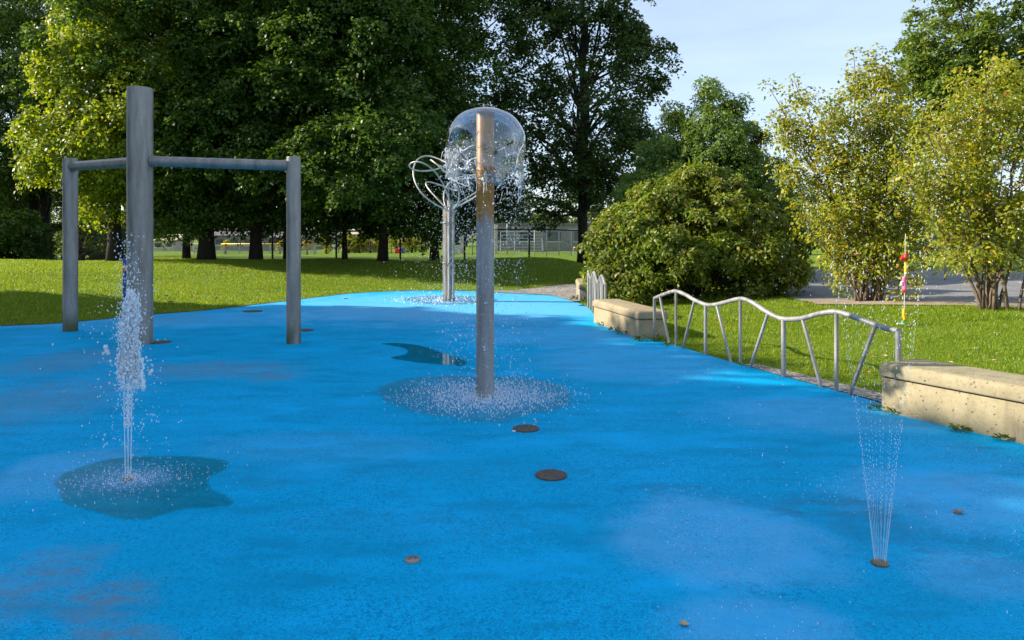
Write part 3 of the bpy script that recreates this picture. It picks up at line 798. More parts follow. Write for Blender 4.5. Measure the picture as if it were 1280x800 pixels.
tree('tall_tree', at(1222, 38), 38, 17.0, [(0, 0, 12.0, 3.3, 3.3, 3.6), (-1.7, -0.5, 10.6, 1.9, 1.9, 1.7), (1.9, 0, 10.2, 2.0, 2.0, 2.0), (0.3, 0, 7.8, 3.0, 3.0, 2.3), (0.2, 0, 15.4, 1.5, 1.5, 1.5), (-2.6, -0.4, 9.0, 1.5, 1.5, 1.2)], 0.28, 'leaf_mid',
     'tall dark green tree rising above the yellow-leaved trees at the upper right', 'tree', None, 54, 260, (0.6, 1.1), 12, 20, 0.18, 4.0, limbs=35)

# big dogwood
DX, DY = at(865, 17.2), 17.2
bush('dogwood_bush', DX, DY, [(0.1, 0, 1.15, 2.1, 1.6, 1.35), (-1.35, -0.3, 0.85, 1.0, 1.1, 1.15), (0.35, 0.1, 2.0, 0.9, 0.9, 0.95), (-0.6, 0.1, 1.75, 0.8, 0.8, 0.8), (1.1, 0, 1.75, 0.75, 0.8, 0.75), (1.5, -0.2, 0.9, 1.05, 1.1, 1.05),
      (0.7, -0.9, 0.7, 1.1, 0.8, 0.9), (-0.7, -1.0, 0.6, 1.1, 0.7, 0.8), (-1.7, -0.3, 1.5, 0.45, 0.5, 0.5), (0.0, 0, 2.6, 0.4, 0.4, 0.35), (0.8, 0, 2.55, 0.35, 0.4, 0.35), (1.9, -0.2, 1.6, 0.4, 0.4, 0.45), (-1.0, 0, 2.35, 0.35, 0.4, 0.3)],
     'leaf_dogwood', 'large rounded dogwood bush of olive and brownish leaves behind the concrete bench', 'bush', None, 61, 330, (0.2, 0.42), 12, 22, 0.095, 0.02, stems=34, aspect=0.6, spray=0.42, flat=0.3)

# serviceberries: many thin stems, fine yellow-green leaves
def serviceberry(x, y, stems, label, seed, leaf=0.05, dens=1.0):
    """stems: list of (tip dx, dy, height, foliage radius)"""
    rng = np.random.default_rng(seed); rr = random.Random(seed)
    z0 = gz(x, y)
    t = thing('serviceberry_tree', (x, y, z0), label, 'tree', 'yellow-leaved serviceberry trees on the right lawn')
    mb = MB(); cen = []; rads = []; ax = []
    for (dx, dy, h, fr, low) in stems:
        n = 12; pts = []; rad = []
        bx, by = x + rr.uniform(-0.26, 0.26) + dx * 0.10, y + rr.uniform(-0.2, 0.2)
        r0 = 0.013 + 0.008 * h / 3 + rr.uniform(0, 0.008)
        for i in range(n + 1):
            u = i / n
            pts.append(Vector((bx + dx * u ** 1.35 + rr.uniform(-1, 1) * 0.035 * h * u * (1 - u), by + dy * u ** 1.35 + rr.uniform(-1, 1) * 0.035 * h * u * (1 - u), z0 - 0.05 + h * u)))
            rad.append(r0 * (1 - 0.86 * u) + 0.003)
        mb.tube(pts, rad, 7)
        nb = int(9.5 * dens * h / 3)
        for _ in range(nb):
            u = rr.uniform(low, 1.0); j = min(n, int(u * n)); p = pts[j]
            a = rr.uniform(0, 2 * math.pi); ln = fr * rr.uniform(0.45, 1.1) * (1.15 - 0.75 * u ** 2)
            e = p + Vector((math.cos(a) * ln, math.sin(a) * ln, ln * rr.uniform(0.05, 0.75)))
            limb(mb, p, e, rad[j] * 0.55, 0.003, 0.08, 5, rr.random(), 5)
            for q in range(4):
                w = 0.35 + 0.65 * (q + 1) / 4
                c = p.lerp(e, w) + Vector((rr.uniform(-1, 1), rr.uniform(-1, 1), rr.uniform(-0.6, 0.8))) * 0.16
                cen.append(c[:]); rads.append(rr.uniform(0.16, 0.34)); ax.append(p[:])
        cen.append(pts[-1][:]); rads.append(0.2); ax.append(pts[-3][:])
    cen = np.array(cen); rads = np.array(rads); ax = np.array(ax)
    quads_obj('crown', foliage(rng, cen, rads, ax, 5, 7, leaf, 0.58, 0.5, 0.35, 0.3, 0.5, 0.2), M['leaf_service'], t)
    mb.build('stems', M['bark_pale'], t, True)
    return t

S1 = [(-0.15, 0, 4.9, 1.0, 0.25), (0.35, 0.2, 4.5, 0.95, 0.25), (-1.95, 0, 4.25, 0.75, 0.45), (-1.2, -0.3, 3.7, 0.9, 0.2), (-1.5, 0.3, 2.6, 0.8, 0.15), (0.5, -0.3, 3.6, 0.85, 0.15), (0.25, 0.5, 2.6, 0.8, 0.1),
      (-0.5, -0.4, 1.9, 0.75, 0.08), (0.65, 0.1, 2.2, 0.75, 0.1), (-0.4, 0.3, 3.9, 0.9, 0.2), (-1.4, -0.1, 1.8, 0.6, 0.15), (0.9, 0.1, 3.4, 0.8, 0.2), (0.6, 0.2, 4.1, 0.6, 0.3), (1.25, 0.3, 3.0, 0.8, 0.2), (1.1, 0.5, 2.0, 0.8, 0.15), (-0.9, -0.2, 1.3, 0.6, 0.1), (0.7, -0.2, 1.4, 0.6, 0.1), (0.2, -0.5, 1.2, 0.6, 0.1), (-1.75, 0.1, 3.7, 0.6, 0.5), (-1.2, 0.1, 4.4, 0.6, 0.5), (0.05, 0.1, 4.95, 0.75, 0.5), (0.45, 0, 4.6, 0.7, 0.5)]
serviceberry(at(1085, 14.2), 14.2, S1, 'tall yellow-leaved serviceberry with a bushy base, left of the dangling toy string', 71, 0.078)
S2 = [(0.1, 0, 4.1, 0.9, 0.3), (-0.7, 0, 3.9, 0.9, 0.3), (-1.1, -0.2, 3.1, 0.85, 0.3), (0.7, 0.1, 4.0, 0.9, 0.3), (0.4, -0.3, 3.4, 0.9, 0.25), (-0.35, 0.3, 3.5, 0.9, 0.3), (-1.25, 0.1, 2.3, 0.6, 0.35), (1.2, 0, 3.3, 0.9, 0.25), (1.6, 0.2, 2.6, 0.8, 0.25),
      (-0.15, -0.5, 2.7, 0.8, 0.3), (0.8, -0.4, 2.4, 0.7, 0.2), (0.3, 0.3, 4.4, 0.7, 0.4), (-1.35, 0.3, 2.8, 0.75, 0.3), (-1.2, 0.2, 3.5, 0.7, 0.3), (-0.9, 0.3, 2.0, 0.6, 0.4)]
serviceberry(at(1247, 11.9), 11.9, S2, 'yellow-leaved serviceberry with many bare lower stems at the right edge', 72, 0.072, 1.05)

# trees outside the frame on the left that shade the pad
OG = 'maples along the left side outside the picture'
def off_tree(x, y, h, Rr, seed, low=2.0):
    maple(x, y, h, Rr, 0.3, 'large maple standing left of the splash pad, outside the picture', seed, 'leaf_maple', low=low, ntuft=420, group=OG, S=10, Lc=20, leaf=0.26, sy=1.05, inner=0.4, limbs=12)
off_tree(-21.5, 12.6, 11.0, 4.5, 81)
off_tree(-20.8, -2.7, 10.8, 4.2, 88)
off_tree(-21.0, 6.4, 11.3, 4.6, 82)
off_tree(-20.5, 0.2, 11.0, 4.6, 83)
off_tree(-20.8, 9.4, 10.9, 4.2, 86)
off_tree(-20.3, 3.2, 11.2, 4.2, 87)
off_tree(-21.0, -5.6, 10.4, 4.6, 84)
off_tree(-37.0, 38.5, 17.0, 5.2, 85)

# ------------------------------------------------------------------ three-pole frame
def post(mb, x, y, h, r, dome=0.0, n=40):
    mb.lathe([(r, -0.05), (r, h - 0.012), (r - 0.004, h - 0.003), (r - 0.012, h), (0.0, h)], (x, y, 0), n)

fr = thing('water_frame', (-5.49, 10.62, 0), 'tall grey steel water frame of three round poles joined by two cross pipes', 'spray feature')
tall = gp(175, 430); lef = gp(88, 414); rig = gp(367, 429.5)
for nm, p, ytop, wpx, mt in (('pole', tall, 110, 30, 'galv'), ('pole', lef, 198, 17, 'galv_algae'), ('pole', rig, 196, 17.5, 'galv_algae')):
    mb = MB(); h = EYE + (HY - ytop) * p.y / F
    post(mb, p.x, p.y, h, wpx * p.y / F / 2)
    mb.build(nm, M[mt], fr, True, R(40))
for (a, ya, b, yb) in ((lef, 208, tall, 202), (tall, 201, rig, 207)):
    za = EYE + (HY - ya) * a.y / F; zb = EYE + (HY - yb) * b.y / F
    A = Vector((a.x, a.y, za)); B = Vector((b.x, b.y, zb)); mb = MB(); mb.tube([A, B], 0.076, 24)
    o = mb.build('cross_pipe', M['galv'], fr, True, R(40))
    fl = MB()
    for e, other, rr_ in ((A, B, None), (B, A, None)):
        d = (other - e).normalized(); rp = (30 if e.xy == tall.xy else 17) * e.y / F / 2
        fl.tube([e + d * (rp - 0.01), e + d * (rp + 0.035)], 0.086, 24)
    fl.build('weld_collar', M['galv'], o, True, R(40))
# narrow drain plates by the frame's feet
def plate(px, py, w, label, cat='drain cover', d=0.55, group=None):
    p = gp(px, py); r = w * p.y / F / 2
    mb = MB(); mb.lathe([(r, 0.0), (r, 0.010), (r * 0.93, 0.013), (r * 0.9, 0.0105), (r * 0.55, 0.0105), (r * 0.5, 0.013), (0, 0.013)], (p.x, p.y, 0.004), 36)
    o = mb.build('drain_cover', M['lid'], None, True, R(35))
    o.location = (0, 0, 0)
    return tag(o, label, cat, group)
plate(200, 428.5, 26, 'thin dark drain cover right beside the foot of the tallest grey pole')
plate(381, 413.5, 22, 'small dark drain cover behind the foot of the right-hand pole of the frame')
plate(316, 389.5, 24, 'dark drain cover on the far pad left of the right-hand frame pole')

# ------------------------------------------------------------------ dome pole
Mp = gp(606.5, 497)
dp = thing('dome_fountain', (Mp.x, Mp.y, 0), 'single grey steel pole with orange rust streaks under a glassy dome of water', 'fountain')
mb = MB(); TOP = EYE + (HY - 140) * Mp.y / F
post(mb, Mp.x, Mp.y, TOP, 11.2 * Mp.y / F)
mb.build('pole', M['rusty'], dp, True, R(40))
mb = MB(); mb.lathe([(0.028, 0), (0.028, 0.03), (0.020, 0.034), (0.020, 0.058), (0.030, 0.060), (0.030, 0.068), (0.0, 0.068)], (Mp.x + 0.005, Mp.y, TOP), 20)
mb.build('nozzle', M['brass'], dp, True, R(40))

def nz3(p, s, seed=0.0):
    x, y, z = p[0] * s + seed, p[1] * s + seed * 1.7, p[2] * s
    return (math.sin(x * 1.7 + 2.1 * math.sin(y * 1.3)) + math.sin(y * 2.1 + 1.7 * math.sin(z * 1.9)) + math.sin(z * 1.6 + 2.3 * math.sin(x * 1.1))) / 3

# water sheet: smooth bell, then a torn, folded skirt
DR = 0.395; DT = TOP + 0.062
def bell(u):
    """u 0..1 from the top to the smooth rim"""
    a = u * math.pi * 0.5
    return DR * math.sin(a) ** 0.86, DT - 0.02 - 0.36 * (1 - math.cos(a) ** 0.9 if math.cos(a) > 0 else 1)
NS = 96
def sheet_ring(r, z, k, seed, amp):
    out = []
    for j in range(NS):
        w = 2 * math.pi * j / NS
        c = (math.cos(w), math.sin(w), z * 2.2)
        f = 1 + amp * nz3(c, 2.2, seed) + amp * 0.5 * nz3(c, 5.3, seed + 3)
        out.append((Mp.x + r * f * math.cos(w), Mp.y + r * f * math.sin(w), z + amp * 0.25 * nz3(c, 3.1, seed + 9)))
    return out
rings = []
for i in range(1, 25):
    u = i / 24; r, z = bell(u)
    rings.append(sheet_ring(r, z, i, 1.0, 0.005 + 0.075 * max(0, u - 0.4) ** 1.6))
vs_ = [(Mp.x, Mp.y, DT - 0.02)] + [p for q in rings for p in q]
fs_ = [(0, 1 + j, 1 + (j + 1) % NS) for j in range(NS)]
for i in range(len(rings) - 1):
    for j in range(NS):
        a = 1 + i * NS; fs_.append((a + j, a + NS + j, a + NS + (j + 1) % NS, a + (j + 1) % NS))
mb = MB(); mb.add(vs_, fs_); mb.build('water_dome', M['dome'], dp, True)
rim_r, rim_z = bell(1.0)
rings = []; NL = 22
for i in range(NL):
    u = i / (NL - 1); rings.append(sheet_ring(rim_r * (1.0 + 0.05 * u - 0.14 * u * u), rim_z - 0.40 * u, i, 1.0, 0.038 + 0.16 * u))
vs_ = [p for q in rings for p in q]; fs_ = []
for i in range(NL - 1):
    for j in range(NS):
        u = i / (NL - 1); w = 2 * math.pi * j / NS; c = (math.cos(w) * 1.0, math.sin(w) * 1.0, u * 1.1)
        hole = nz3(c, 3.3, 5.0) * 0.6 + nz3(c, 8.0, 2.0) * 0.5
        if hole > 0.66 - 0.92 * u: continue
        a = i * NS; fs_.append((a + j, a + NS + j, a + NS + (j + 1) % NS, a + (j + 1) % NS))
mb = MB(); mb.add(vs_, fs_); mb.build('torn_sheet', M['torn'], dp, True)
# ligaments: strings of water torn from the rim
rr = random.Random(4); mb = MB()
for i in range(130):
    w = rr.uniform(0, 2 * math.pi); r = rim_r * rr.uniform(0.82, 1.06); z = rim_z - rr.uniform(0.02, 0.44)
    p = Vector((Mp.x + r * math.cos(w), Mp.y + r * math.sin(w), z)); pts = [p]; dw = rr.uniform(-0.9, 0.9); dz = rr.uniform(-0.9, 0.35)
    for k in range(rr.randint(4, 9)):
        dw += rr.uniform(-0.5, 0.5); dz += rr.uniform(-0.5, 0.4)
        w += dw * 0.045; z += dz * 0.02; r *= 1 + rr.uniform(-0.02, 0.02)
        pts.append(Vector((Mp.x + r * math.cos(w), Mp.y + r * math.sin(w), z)))
    b = rr.uniform(0.0014, 0.0046)
    mb.tube(pts, [b * rr.uniform(0.5, 1.5) for _ in pts], 6)
tag(mb.build('water_strands', M['drop'], dp, True), kind='stuff')
# falling drops below the skirt
n = 3400
w = RNG.uniform(0, 2 * np.pi, n); fall = RNG.uniform(0, 1, n) ** 2.0 * 2.3
r = rim_r * (RNG.uniform(0.72, 1.12, n) + 0.10 * fall * RNG.standard_normal(n) * 1.3)
z = rim_z - 0.12 - fall + 0.12 * RNG.standard_normal(n)
k = (z > 0.03)
pos = np.stack([Mp.x + r * np.cos(w), Mp.y + r * np.sin(w), z], -1)[k]
o = drops('falling_drops', pos, np.clip(RNG.lognormal(-5.75, 0.42, k.sum()), 0.0012, 0.009), M['drop'], dp, RNG.uniform(0.9, 1.6, k.sum())); tag(o, kind='stuff')
n = 4200
w = RNG.uniform(0, 2 * np.pi, n); r = np.abs(0.42 + 0.27 * RNG.standard_normal(n)); z = 0.008 + RNG.exponential(0.022, n)
o = drops('splash_drops', np.stack([Mp.x + r * np.cos(w), Mp.y + r * np.sin(w), z], -1), RNG.uniform(0.002, 0.0052, n), M['drop'], dp, RNG.uniform(0.8, 2.6, n)); tag(o, kind='stuff')

# ------------------------------------------------------------------ looped pipe sculpture
Lp = gp(561, 376.5)
ls = thing('pipe_sculpture', (Lp.x, Lp.y, 0), 'stainless water sculpture of bundled pipes opening into loops at the top, in the distance', 'spray feature')
mb = MB(); HB = 3.35
mb.tube([(Lp.x + 0.04, Lp.y + 0.02, -0.02), (Lp.x + 0.04, Lp.y + 0.02, HB - 0.9)], 0.085, 20)
mb.build('core_pipe', M['galv'], ls, True, R(40))
rr = random.Random(12)
for i in range(7):
    a = 2 * math.pi * i / 7 + 0.35
    bx, by = Lp.x + 0.125 * math.cos(a), Lp.y + 0.11 * math.sin(a)
    pts = [Vector((bx, by, -0.02)), Vector((bx, by, 1.0)), Vector((bx, by, 2.0)), Vector((bx * 0.9 + Lp.x * 0.1, by * 0.9 + Lp.y * 0.1, 2.25))]
    # teardrop loop leaving outwards and returning towards the top of the bundle
    od = Vector((math.cos(a + rr.uniform(-0.25, 0.25)), math.sin(a + rr.uniform(-0.2, 0.2)), 0)); sd = Vector((-od.y, od.x, 0))
    L = rr.uniform(0.85, 1.0); Wd = rr.uniform(0.36, 0.56); el = rr.uniform(1.0, 1.6); tw = rr.uniform(-0.8, 0.8)
    ctr = Vector((Lp.x, Lp.y, 2.2))
    for q in range(1, 22):
        t = q / 21 * 2 * math.pi
        rad_ = L * (1 - math.cos(t)) / 2; sw = Wd * math.sin(t) * (0.5 + 0.5 * (1 - math.cos(t)) / 2)
        hz = el * (0.35 * rad_ + 0.85 * (q / 21) ** 1.1 * 0.9) + tw * sw
        pts.append(ctr + od * rad_ + sd * sw + Vector((0, 0, hz)))
    pts = catmull(pts, 4, False)
    m2 = MB(); m2.tube(pts, 0.019, 10); m2.build('loop_pipe', M['stainless'], ls, True)
mb = MB()
for zz in (0.06, 0.93, 1.9):
    ring = [(Lp.x + 0.155 * math.cos(t * math.pi / 12), Lp.y + 0.14 * math.sin(t * math.pi / 12), zz) for t in range(24)]
    m2 = MB(); m2.tube(ring, 0.013, 8, closed=True); m2.build('band', M['galv'], ls, True)
n = 1300
a = RNG.uniform(0, 2 * np.pi, n); r = np.abs(RNG.normal(0.75, 0.45, n)); z = RNG.uniform(0.05, 1, n) ** 1.6 * 3.0
o = drops('falling_drops', np.stack([Lp.x + r * np.cos(a), Lp.y + r * np.sin(a), z], -1), RNG.uniform(0.003, 0.0068, n), M['drop'], ls, RNG.uniform(1, 1.8, n)); tag(o, kind='stuff')
n = 420
a = RNG.uniform(0, 2 * np.pi, n); r = np.abs(RNG.normal(0.7, 0.4, n)); z = 0.01 + RNG.exponential(0.04, n)
o = drops('splash_drops', np.stack([Lp.x + r * np.cos(a) - 0.2, Lp.y + r * np.sin(a), z], -1), RNG.uniform(0.006, 0.012, n), M['drop'], ls, RNG.uniform(0.8, 2.0, n)); tag(o, kind='stuff')

# ------------------------------------------------------------------ ground jets
def nozzle_cap(t, p, r):
    mb = MB(); mb.lathe([(r, 0.0), (r, 0.008), (r * 0.9, 0.012), (r * 0.55, 0.012), (r * 0.5, 0.009), (0, 0.009)], (p.x, p.y, 0.004), 28)
    mb.build('nozzle', M['brass'], t, True, R(35))

LJ = gp(160, 601)
lj = thing('water_jet', (LJ.x, LJ.y, 0), 'frothy white water jet shooting from the left puddle in front of the grey frame', 'water jet')
nozzle_cap(lj, LJ, 0.035)
rr = random.Random(9)
for i in range(6):
    a = 2 * math.pi * i / 6; pts = []; rad = []
    for q in range(26):
        u = q / 25
        pts.append((LJ.x + math.cos(a) * (0.017 + 0.012 * u) + rr.uniform(-1, 1) * 0.004 * u, LJ.y + math.sin(a) * (0.017 + 0.012 * u), 0.01 + 0.66 * u))
        rad.append(max(0.0008, 0.0028 + rr.uniform(-0.0012, 0.0016) * (0.3 + u)))
    m2 = MB(); m2.tube(pts, rad, 7); m2.build('stream', M['stream'], lj, True)
def col_drops(n, z0, z1, w0, w1, rmin, rmax, dx=0.0, power=1.0):
    u = RNG.uniform(0, 1, n) ** power; z = z0 + (z1 - z0) * u; s = w0 + (w1 - w0) * u
    return np.stack([LJ.x + dx + s * RNG.standard_normal(n), LJ.y + s * RNG.standard_normal(n), z], -1), RNG.uniform(rmin, rmax, n)
p1, r1 = col_drops(420, 0.35, 0.80, 0.011, 0.028, 0.002, 0.006)
pc = []
for k in range(34):
    u = rr.random(); zc = 0.69 + 0.46 * u
    wd = 0.012 + 0.038 * math.sin(math.pi * min(1, 0.18 + 0.9 * (1 - u))) * rr.uniform(0.5, 1.1)
    c = np.array([LJ.x + 0.010 + rr.gauss(0, 0.030) * (1.1 - u), LJ.y + rr.gauss(0, 0.02), zc])
    pc.append(c + RNG.standard_normal((230, 3)) * np.array([wd * 0.55, wd * 0.55, 0.045]))
p2 = np.concatenate(pc); r2 = np.clip(RNG.lognormal(-5.75, 0.42, len(p2)), 0.0014, 0.009)
p3, r3 = col_drops(260, 0.60, 0.80, 0.05, 0.055, 0.003, 0.010, 0.03)
p4, r4 = col_drops(380, 0.9, 1.62, 0.05, 0.04, 0.0018, 0.005, 0.0, 1.3)
p5, r5 = col_drops(330, 0.15, 1.3, 0.13, 0.11, 0.0018, 0.005)
o = drops('spray', np.concatenate([p1, p3, p4, p5]), np.concatenate([r1, r3, r4, r5]), M['drop'], lj, RNG.uniform(0.8, 1.8, 1390)); tag(o, kind='stuff')
o = drops('froth', p2, r2, M['froth'], lj, RNG.uniform(0.9, 2.4, len(p2))); tag(o, kind='stuff')
# a few hanging fingers and lumps of white water
mb = MB()
for (dx, za, zb, r_) in ((0.062, 0.78, 0.60, 0.010), (0.095, 0.80, 0.585, 0.009), (-0.03, 0.82, 0.66, 0.009), (0.03, 0.75, 0.62, 0.008), (0.0, 1.25, 1.05, 0.012), (0.015, 1.18, 0.95, 0.016)):
    pts = [(LJ.x + dx + rr.uniform(-0.008, 0.008), LJ.y + rr.uniform(-0.01, 0.01), za + (zb - za) * q / 7) for q in range(8)]
    mb.tube(pts, [r_ * rr.uniform(0.55, 1.25) for _ in range(8)], 8)
tag(mb.build('water_fingers', M['froth'], lj, True), kind='stuff')
pL = np.array([(LJ.x - 0.145, LJ.y, 0.87), (LJ.x - 0.135, LJ.y, 0.845), (LJ.x - 0.15, LJ.y + 0.01, 0.855), (LJ.x - 0.16, LJ.y, 0.83), (LJ.x - 0.128, LJ.y, 0.83)])
o = drops('water_lump', pL, [0.014, 0.016, 0.013, 0.010, 0.012], M['froth'], lj, None, True); tag(o, kind='stuff')
n = 800
a = RNG.uniform(0, 2 * np.pi, n); r = np.abs(RNG.normal(0.0, 0.26, n)); z = 0.008 + RNG.exponential(0.012, n)
o = drops('splash_drops', np.stack([LJ.x + r * np.cos(a) * 1.2 + 0.03, LJ.y + r * np.sin(a), z], -1), RNG.uniform(0.0014, 0.0034, n), M['drop'], lj, RNG.uniform(0.8, 2.4, n)); tag(o, kind='stuff')

RJ = gp(1100, 706)
rj = thing('water_jet', (RJ.x, RJ.y, 0), 'thin fan of beaded water streams rising from a round nozzle at the lower right', 'water jet')
nozzle_cap(rj, RJ, 0.041)
NST = 17; bp = []; br = []; bs = []
V0 = 6.5; G = 9.81
for i in range(NST):
    a = 2 * math.pi * i / NST + 0.2; s = 0.105 * (1 + rr.uniform(-0.1, 0.1)); pts = []; rad = []
    def traj(t, s=s, a=a): return Vector((RJ.x + math.cos(a) * (0.024 + s * V0 * t), RJ.y + math.sin(a) * (0.024 + s * V0 * t), 0.012 + V0 * t - 0.5 * G * t * t))
    for q in range(22):
        pts.append(traj(0.050 * q / 21)); rad.append(max(0.0004, 0.0008 * (1 - 0.3 * q / 21) + rr.uniform(-0.0003, 0.0003)))
    m2 = MB(); m2.tube(pts, rad, 6); m2.build('stream', M['stream'], rj, True)
    t = 0.035 + 0.02 * rr.random()
    while t < 1.32:
        spread = 0.0015 + 0.09 * max(0, t - 0.10) ** 1.2 + (0.12 * max(0, t - 0.5))
        p = traj(t); 
        if p.z > 0.02:
            bp.append((p.x + rr.gauss(0, spread), p.y + rr.gauss(0, spread), p.z + rr.gauss(0, spread)))
            br.append(rr.uniform(0.0008, 0.0017) + 0.0012 * min(1, t * 2) * rr.random()); bs.append(rr.uniform(1.5, 5.0) if t < 0.3 else rr.uniform(0.8, 1.6))
        t += rr.uniform(0.0012, 0.0034) * (1 + 4.2 * min(1, t * 1.9))
o = drops('spray', np.array(bp), np.array(br), M['drop'], rj, np.array(bs)); tag(o, kind='stuff')
# where the fan comes down again
n = 900; a = RNG.uniform(0, 2 * np.pi, n); r = RNG.normal(0.98, 0.16, n); z = 0.008 + RNG.exponential(0.018, n)
cl = (0.5 + 0.5 * np.sin(a * 5 + 1.0)) ** 2
k = RNG.uniform(0, 1, n) < 0.15 + 0.85 * cl
o = drops('splash_drops', np.stack([RJ.x + r * np.cos(a), RJ.y + r * np.sin(a), z], -1)[k], RNG.uniform(0.0011, 0.0026, k.sum()), M['drop'], rj, RNG.uniform(0.8, 2.6, k.sum())); tag(o, kind='stuff')

# ------------------------------------------------------------------ puddles
def puddle(pix, mat, foam=None, cell=0.02, grow=0.04, n=6):
    """a grid of water over the pad; 'depth' falls to zero at the outline, 'foam' peaks where water lands"""
    out = np.array([tuple(p) for p in catmull([gp(*p).to_2d() for p in pix], n)])
    x0, y0 = out.min(0) - 0.15; x1, y1 = out.max(0) + 0.15
    X, Y = np.meshgrid(np.arange(x0, x1, cell), np.arange(y0, y1, cell))
    D = poly_dist(X, Y, out)
    h, w = X.shape; ids = np.arange(h * w).reshape(h, w)
    q = np.stack([ids[:-1, :-1], ids[:-1, 1:], ids[1:, 1:], ids[1:, :-1]], -1).reshape(-1, 4)
    q = q[(D.ravel()[q] < grow + 0.06).all(1)]
    used = np.unique(q); mp_ = np.zeros(h * w, np.int64); mp_[used] = np.arange(len(used)); q = mp_[q]
    V = np.stack([X.ravel(), Y.ravel(), np.full(h * w, 0.008)], -1)[used]
    o = np_mesh('puddle', V, q, M[mat]); me = o.data
    a = me.attributes.new('depth', 'FLOAT', 'POINT'); a.data.foreach_set('value', (-D.ravel()[used]).astype(np.float32))
    f = np.zeros(len(used))
    if foam:
        c, rx, ry = foam; f = np.exp(-((V[:, 0] - c.x) / rx) ** 2 - ((V[:, 1] - c.y) / ry) ** 2)
    a = me.attributes.new('foam', 'FLOAT', 'POINT'); a.data.foreach_set('value', f.astype(np.float32))
    return tag(o, kind='structure')
puddle([(66, 602), (90, 588), (140, 574), (190, 571), (245, 571), (285, 577), (282, 588), (264, 598), (268, 612), (288, 621), (294, 632), (262, 637), (225, 639), (190, 650), (150, 651), (110, 640), (78, 632), (72, 618)], 'puddle_rippled', (LJ, 0.42, 0.30))
puddle([(463, 492), (490, 476), (540, 470), (600, 469), (660, 472), (705, 482), (722, 496), (708, 512), (660, 522), (640, 530), (600, 531), (560, 526), (500, 514)], 'puddle_thin', (Mp, 0.75, 0.62), 0.025, 0.1)
puddle([(474, 430), (500, 429), (530, 433), (560, 443), (584, 451), (580, 458), (556, 457), (520, 454), (486, 448), (505, 443), (506, 437), (490, 433)], 'puddle')
puddle([(500, 374), (540, 370), (600, 371), (625, 375), (600, 380), (540, 381)], 'puddle_thin', (Lp, 0.9, 0.8), 0.05, 0.2)

# ------------------------------------------------------------------ drain covers
plate(657.5, 537, 33, 'dark round drain cover nearest the foot of the rusty dome pole', group=None)
plate(689, 595.5, 40, 'largest dark round drain cover, alone on open blue rubber right of centre')
p = gp(515.5, 701.5)
t = thing('nozzle_cap', (p.x, p.y, 0.004), 'small grey round cap with two holes set in the rubber at the lower centre', 'nozzle cap')
mb = MB(); mb.lathe([(0.039, 0.0), (0.039, 0.007), (0.035, 0.0095), (0, 0.0095)], (p.x, p.y, 0.004), 32); mb.build('cap', M['galv'], t, True, R(35))
for dx, dy in ((-0.013, -0.004), (0.014, 0.008)):
    mb = MB(); mb.lathe([(0.0045, 0), (0.0045, 0.002), (0, 0.002)], (p.x + dx, p.y + dy, 0.0128), 12); mb.build('hole', M['iron'], t)

# ------------------------------------------------------------------ concrete benches
def bench(c0, c1, width, h, label, mat, capmat, cap=0.14, round_near=False, round_far=False):
    """c0 near front corner, c1 far front corner (plan); the bench lies to the right of the line c1->c0"""
    c0 = Vector(c0); c1 = Vector(c1); ax = (c1 - c0); L = ax.length; ax.normalize(); side = Vector((ax.y, -ax.x))
    t = thing('concrete_bench', ((c0.x + c1.x) / 2 + side.x * width / 2, (c0.y + c1.y) / 2 + side.y * width / 2, 0), label, 'bench', 'concrete benches along the right edge of the pad')
    def outline(inset, rc):
        w = width - 2 * inset; pts = []
        def corner(cx, cy, r, a0):
            for k in range(9):
                a = a0 + math.pi / 2 * k / 8; pts.append((cx + r * math.cos(a), cy + r * math.sin(a)))
        rn = w / 2 - 0.001 if round_near else rc; rf = w / 2 - 0.001 if round_far else rc
        corner(inset + rn, inset + rn, rn, math.pi)            # u along axis, v across
        corner(L - inset - rf, inset + rf, rf, 1.5 * math.pi)
        corner(L - inset - rf, width - inset - rf, rf, 0)
        corner(inset + rn, width - inset - rn, rn, 0.5 * math.pi)
        return pts
    def loft(levels, name, m):
        vs = []; fs = []; k = None
        for (z, ins, rc) in levels:
            o = outline(ins, rc); k = len(o)
            for (u, v) in o:
                q = c0 + ax * u + side * v; vs.append((q.x, q.y, z))
        for i in range(len(levels) - 1):
            for j in range(k): fs.append((i * k + j, i * k + (j + 1) % k, (i + 1) * k + (j + 1) % k, (i + 1) * k + j))
        fs.append(tuple(range(k))[::-1]); fs.append(tuple((len(levels) - 1) * k + j for j in range(k)))
        b = MB(); b.add(vs, fs); ob = b.build(name, M[m], t, True, R(50))
        return ob
    zc = h - cap
    loft([(-0.05, 0.02, 0.02), (zc - 0.020, 0.02, 0.02), (zc - 0.012, 0.026, 0.02), (zc - 0.0118, 0.06, 0.02), (zc + 0.002, 0.06, 0.02)], 'base_block', mat)
    loft([(zc + 0.001, 0.01, 0.02), (zc + 0.008, 0.002, 0.025), (zc + 0.02, 0.0, 0.03), (h - 0.05, 0.0, 0.03), (h - 0.03, 0.005, 0.035), (h - 0.012, 0.018, 0.04), (h - 0.003, 0.034, 0.045), (h, 0.05, 0.05)], 'seat_slab', capmat)
    # flip check is not needed: outlines run counter-clockwise seen from above or are recalculated
    for o in t.children:
        bm = bmesh.new(); bm.from_mesh(o.data); bmesh.ops.recalc_face_normals(bm, faces=bm.faces); bm.to_mesh(o.data); bm.free()
    return t
bench((4.9, 3.55), (3.33, 6.56), 0.56, 0.445, 'pale buff concrete bench nearest the camera at the right edge', 'concrete', 'concrete', 0.125)
bench((1.93, 11.08), (1.47, 13.2), 0.52, 0.43, 'yellow-stained concrete bench between the two wavy railings', 'concrete_old', 'concrete_old', 0.13)
